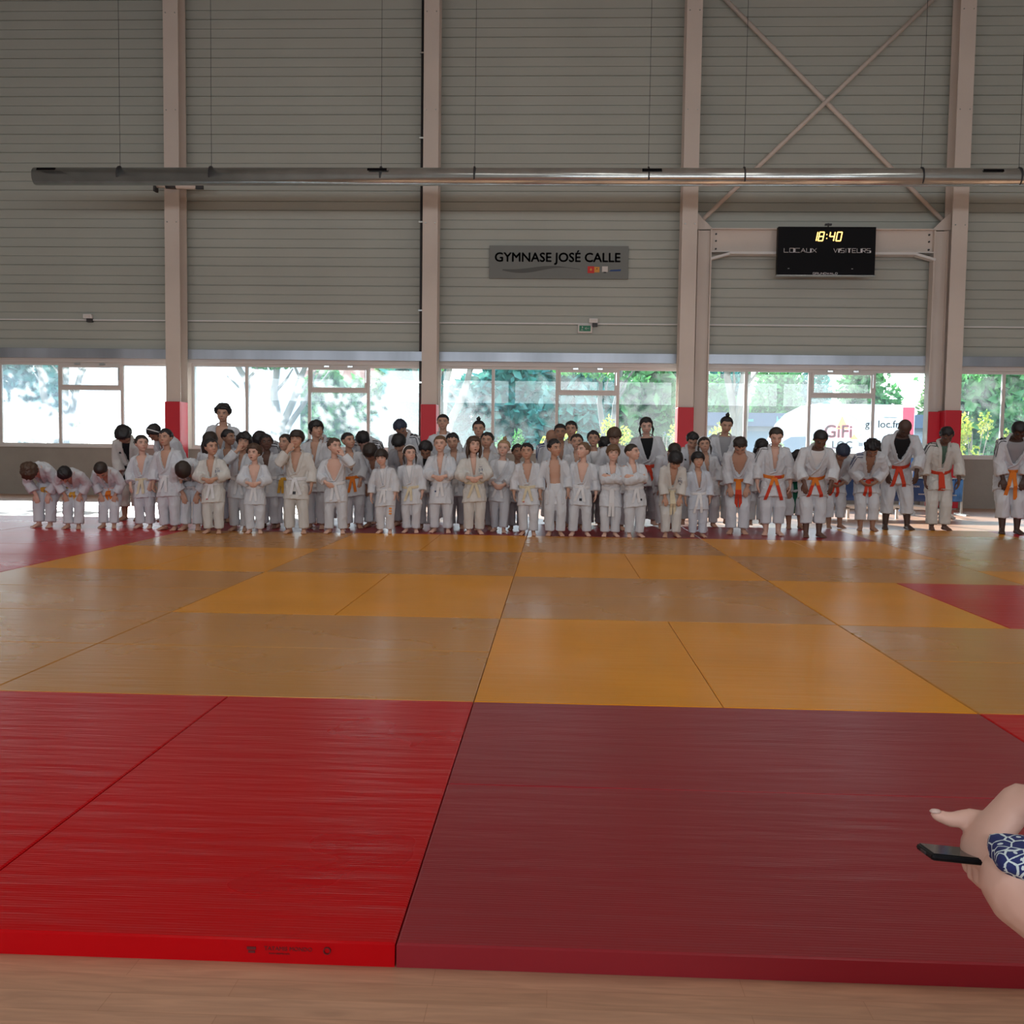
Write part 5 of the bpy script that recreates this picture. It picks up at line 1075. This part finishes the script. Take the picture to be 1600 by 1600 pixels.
# ---------------------------------------------------------------- spectator seated beside the camera
def dress_mat():
    m = mat('navy_white_print_cotton', (.02, .04, .16), .8); nt = m.node_tree; N = nt.nodes; L = nt.links
    tcn = N.new('ShaderNodeTexCoord'); n = N.new('ShaderNodeTexNoise'); n.inputs['Scale'].default_value = 30; mx = N.new('ShaderNodeVectorMath'); mx.operation = 'MULTIPLY_ADD'
    L.new(tcn.outputs['Object'], n.inputs['Vector']); mx.inputs[1].default_value = (.012, .012, .012); L.new(n.outputs['Color'], mx.inputs[0]); L.new(tcn.outputs['Object'], mx.inputs[2])
    v = N.new('ShaderNodeTexVoronoi'); v.feature = 'DISTANCE_TO_EDGE'; v.inputs['Scale'].default_value = 60; L.new(mx.outputs[0], v.inputs['Vector'])
    w = N.new('ShaderNodeTexVoronoi'); w.inputs['Scale'].default_value = 60; L.new(mx.outputs[0], w.inputs['Vector'])
    r1 = N.new('ShaderNodeMath'); r1.operation = 'LESS_THAN'; r1.inputs[1].default_value = .055; L.new(v.outputs['Distance'], r1.inputs[0])
    r2 = N.new('ShaderNodeMath'); r2.operation = 'LESS_THAN'; r2.inputs[1].default_value = .18; L.new(w.outputs['Distance'], r2.inputs[0])
    mm = N.new('ShaderNodeMath'); mm.operation = 'MAXIMUM'; L.new(r1.outputs[0], mm.inputs[0]); L.new(r2.outputs[0], mm.inputs[1])
    c = N.new('ShaderNodeMix'); c.data_type = 'RGBA'; c.inputs[6].default_value = (.012, .022, .13, 1); c.inputs[7].default_value = (.62, .72, .74, 1)
    L.new(mm.outputs[0], c.inputs[0]); L.new(c.outputs[2], N['Principled BSDF'].inputs['Base Color']); return m
def spectator():
    t = empty('person', (.98, .98, -.05)); tag(t, 'seated spectator at the lower right in a navy and white dress, bare knee', 'person')
    O = V3(.98, .98, -.05); A = lambda x, y, z: V3(x, y, z)-O; parts = []
    hip = A(.99, .98, .50); kn = A(.566, 1.20, .513)
    # near leg: thigh towards the left, knee, shin going down to the right
    parts.append(limb([A(1.0, 1.0, .50), A(.80, 1.09, .52), A(.63, 1.175, .516), kn], [.085, .072, .056, .050], [.08, .062, .052, .049], (0, 1, 0), n=18))
    parts.append(limb([kn+V3(.0, 0, .0), A(.612, 1.19, .475), A(.675, 1.18, .385), A(.75, 1.16, .24), A(.80, 1.15, .04)], [.051, .048, .054, .046, .030], [.051, .048, .056, .046, .030], (0, 1, 0), n=18))
    parts.append(limb([A(.81, 1.12, -.0), A(.80, 1.2, -.01), A(.79, 1.28, -.03)], [.03, .038, .04], [.035, .028, .016], (1, 0, 0), n=12))
    parts.append(limb([A(1.06, 1.02, .50), A(.99, 1.22, .50), A(.94, 1.42, .47)], [.085, .072, .056], None, (1, 0, 0), n=16)); parts.append(limb([A(.94, 1.42, .47), A(.95, 1.42, .2), A(.95, 1.42, .03)], [.055, .052, .03], None, (1, 0, 0), n=14))
    parts.append(limb([A(.95, 1.40, -.01), A(.94, 1.48, -.02), A(.93, 1.58, -.03)], [.03, .038, .04], [.035, .026, .016], (1, 0, 0), n=12))
    parts.append(limb([A(1.03, .96, .50), A(1.04, .92, .65), A(1.03, .93, .82), A(1.02, .97, .98), A(1.02, .98, 1.02)], [.17, .15, .155, .17, .08], [.12, .11, .11, .09, .06], (1, .3, 0), n=22))
    parts.append(limb([A(1.02, .98, 1.0), A(1.01, 1.0, 1.08), A(1.0, 1.01, 1.14)], [.06, .052, .052], None, (1, 0, 0), n=14))
    J = dict(hh=.225, H=A(.99, 1.02, 1.20), RH=rz(R(200)) @ rx(R(8))); parts += head_parts(J, {})
    for sh, el, wr in ((A(.86, 1.05, .98), A(.80, 1.13, .735), A(.585, 1.285, .576)), (A(1.18, .93, .98), A(1.25, 1.0, .72), A(1.12, 1.18, .60))):
        parts.append(limb([sh, (sh+el)/2, el, el*.5+wr*.5, wr], [.046, .042, .037, .031, .024], [.044, .040, .035, .027, .019], (0, 1, 0), n=14))
    parts += hand(1.62, 1, A(1.12, 1.18, .60), nrm(V3(-.3, .7, -.5)), nrm(V3(0, -.4, -.9)), .4)
    # hand hanging over the knee, closed on the phone, thumb stretched to the left
    Wt = A(.583, 1.287, .570); fd = nrm(V3(-.60, .02, -.80)); pn = nrm(V3(.75, -.05, -.55)); pn = nrm(pn-fd*np.dot(pn, fd)); sd = nrm(np.cross(fd, pn)); ts = sd*(-1)
    if ts[1] < 0: ts = -ts
    pc = Wt+fd*.062; parts.append(limb([Wt-fd*.02, Wt+fd*.03, pc-fd*.01, pc+fd*.004], [.026, .035, .042, .040], [.021, .021, .018, .015], sd, n=16))
    for i in range(4):
        b0 = pc+ts*(.030-.020*i)-fd*.004*(i == 3); ln = (.075, .082, .076, .060)[i]
        p1 = b0+nrm(fd*.8+pn*.65)*ln*.46; p2 = p1+nrm(fd*.05+pn*1.0)*ln*.34; p3 = p2+nrm(-fd*.75+pn*.6)*ln*.28
        parts.append(limb([b0-fd*.02, b0, p1, p2, p3], [.0105, .0112, .0098, .009, .0075], None, sd, n=10, sub=2))
    t0 = Wt+fd*.030+ts*.026; t1 = A(.550, 1.325, .548); t2 = A(.528, 1.328, .543); t3 = A(.508, 1.328, .549)
    parts.append(limb([t0-ts*.01, t0, t1, t2, t3], [.016, .016, .0125, .0105, .0075], None, (0, 0, 1), n=10, sub=2))
    me = fuse(parts, .0042, 2, 'body'); paint(me, J, {}, (.66, .40, .32)); link('body', me, SKIN, t); eyes(J, t, {}); hair(J, dict(hair='long', hair_c='dark'), t, 99)
    MB().add(*ball(t3+V3(-.002, -.002, .006), (.008, .006, .003), None, 8, 5)).build('thumbnail', mat('nail', (.62, .45, .40), .3), t, True)
    # dress: bodice and skirt drawn over both thighs, hem just above the near knee
    d = [limb([A(1.03, .96, .49), A(1.04, .92, .65), A(1.03, .93, .82), A(1.02, .97, .96)], [.20, .17, .17, .18], [.15, .13, .13, .10], (1, .3, 0), n=24),
         limb([A(1.06, 1.0, .51), A(.84, 1.085, .535), A(.68, 1.155, .538), A(.60, 1.185, .544), A(.530, 1.205, .551)], [.12, .092, .070, .060, .044], [.11, .075, .044, .030, .013], (0, 1, 0), n=22, round1=False),
         limb([A(1.08, 1.0, .51), A(1.0, 1.2, .52), A(.96, 1.36, .50)], [.12, .10, .085], None, (1, 0, 0), n=20, round1=False)]
    me = fuse(d, .007, 2, 'print_dress'); folds(me, .006, 5, 30, .5); link('print_dress', me, dress_mat(), t)
    # phone
    p = empty('mobile_phone', (0, 0, 0)); tag(p, 'black mobile phone held flat in the spectator hand at the lower right', 'phone')
    Mx = Matrix.Translation((.549, 1.285, .511)) @ Matrix.Rotation(R(-4), 4, 'Z') @ Matrix.Rotation(R(3), 4, 'Y') @ Matrix.Rotation(R(-10), 4, 'X')
    p.matrix_world = Mx
    MB().box(-.070, .070, -.034, .034, -.0042, .0042).build('case', M['black'], p, bevel=.004)
    MB().box(-.066, .066, -.031, .031, .0043, .0048).build('screen', mat('phone_glass', (.012, .013, .014), .08), p, bevel=.0004)
    MB().box(-.071, -.069, -.01, .01, -.0015, .0015).build('edge_button', M['darkmetal'], p)
    # bench under the spectator
    b = empty('bleacher_bench', (1.45, .86, -.05)); tag(b, 'grey bleacher bench under the seated spectator', 'bench')
    MB().box(-.62, 1.1, -.2, .2, .42, .465).build('seat', M['frame'], b, bevel=.006)
    for x in (-.5, 1.0): MB().box(x-.03, x+.03, -.16, .16, 0, .42).build('leg', M['galv'], b)
spectator()
# printed line and emblems on the mat edge
def edge_print():
    ms = [o for o in bpy.data.objects if o.name.startswith('judo_mat') and abs(o.location.x-(A0-.5)) < .01 and abs(o.location.y-3.015) < .02]
    par = ms[0]; ink = mat('faded_black_ink', (.12, .005, .008), .6); yl = 2.0168-par.location.y-.0008
    text('edge_lettering', 'TATAMIS MONDO', .0122, ink, par, (.226, yl, .0275), ext=.0006, sx=1.0); text('edge_lettering', 'www.tatamis.com', .006, ink, par, (.236, yl, .0195), ext=.0006)
    mb = MB(); mb.box(.190, .209, yl-.001, yl+.001, .028, .034); mb.box(.193, .207, yl-.001, yl+.001, .021, .026); mb.build('edge_emblem', ink, par)
    mb = MB(); n = 14
    for k in range(n):
        a, b = 2*pi*k/n, 2*pi*(k+1)/n; mb.bar((.358+.007*cos(a), yl, .031+.007*sin(a)), (.358+.007*cos(b), yl, .031+.007*sin(b)), .006, .002)
    mb.build('edge_emblem', ink, par)
edge_print()
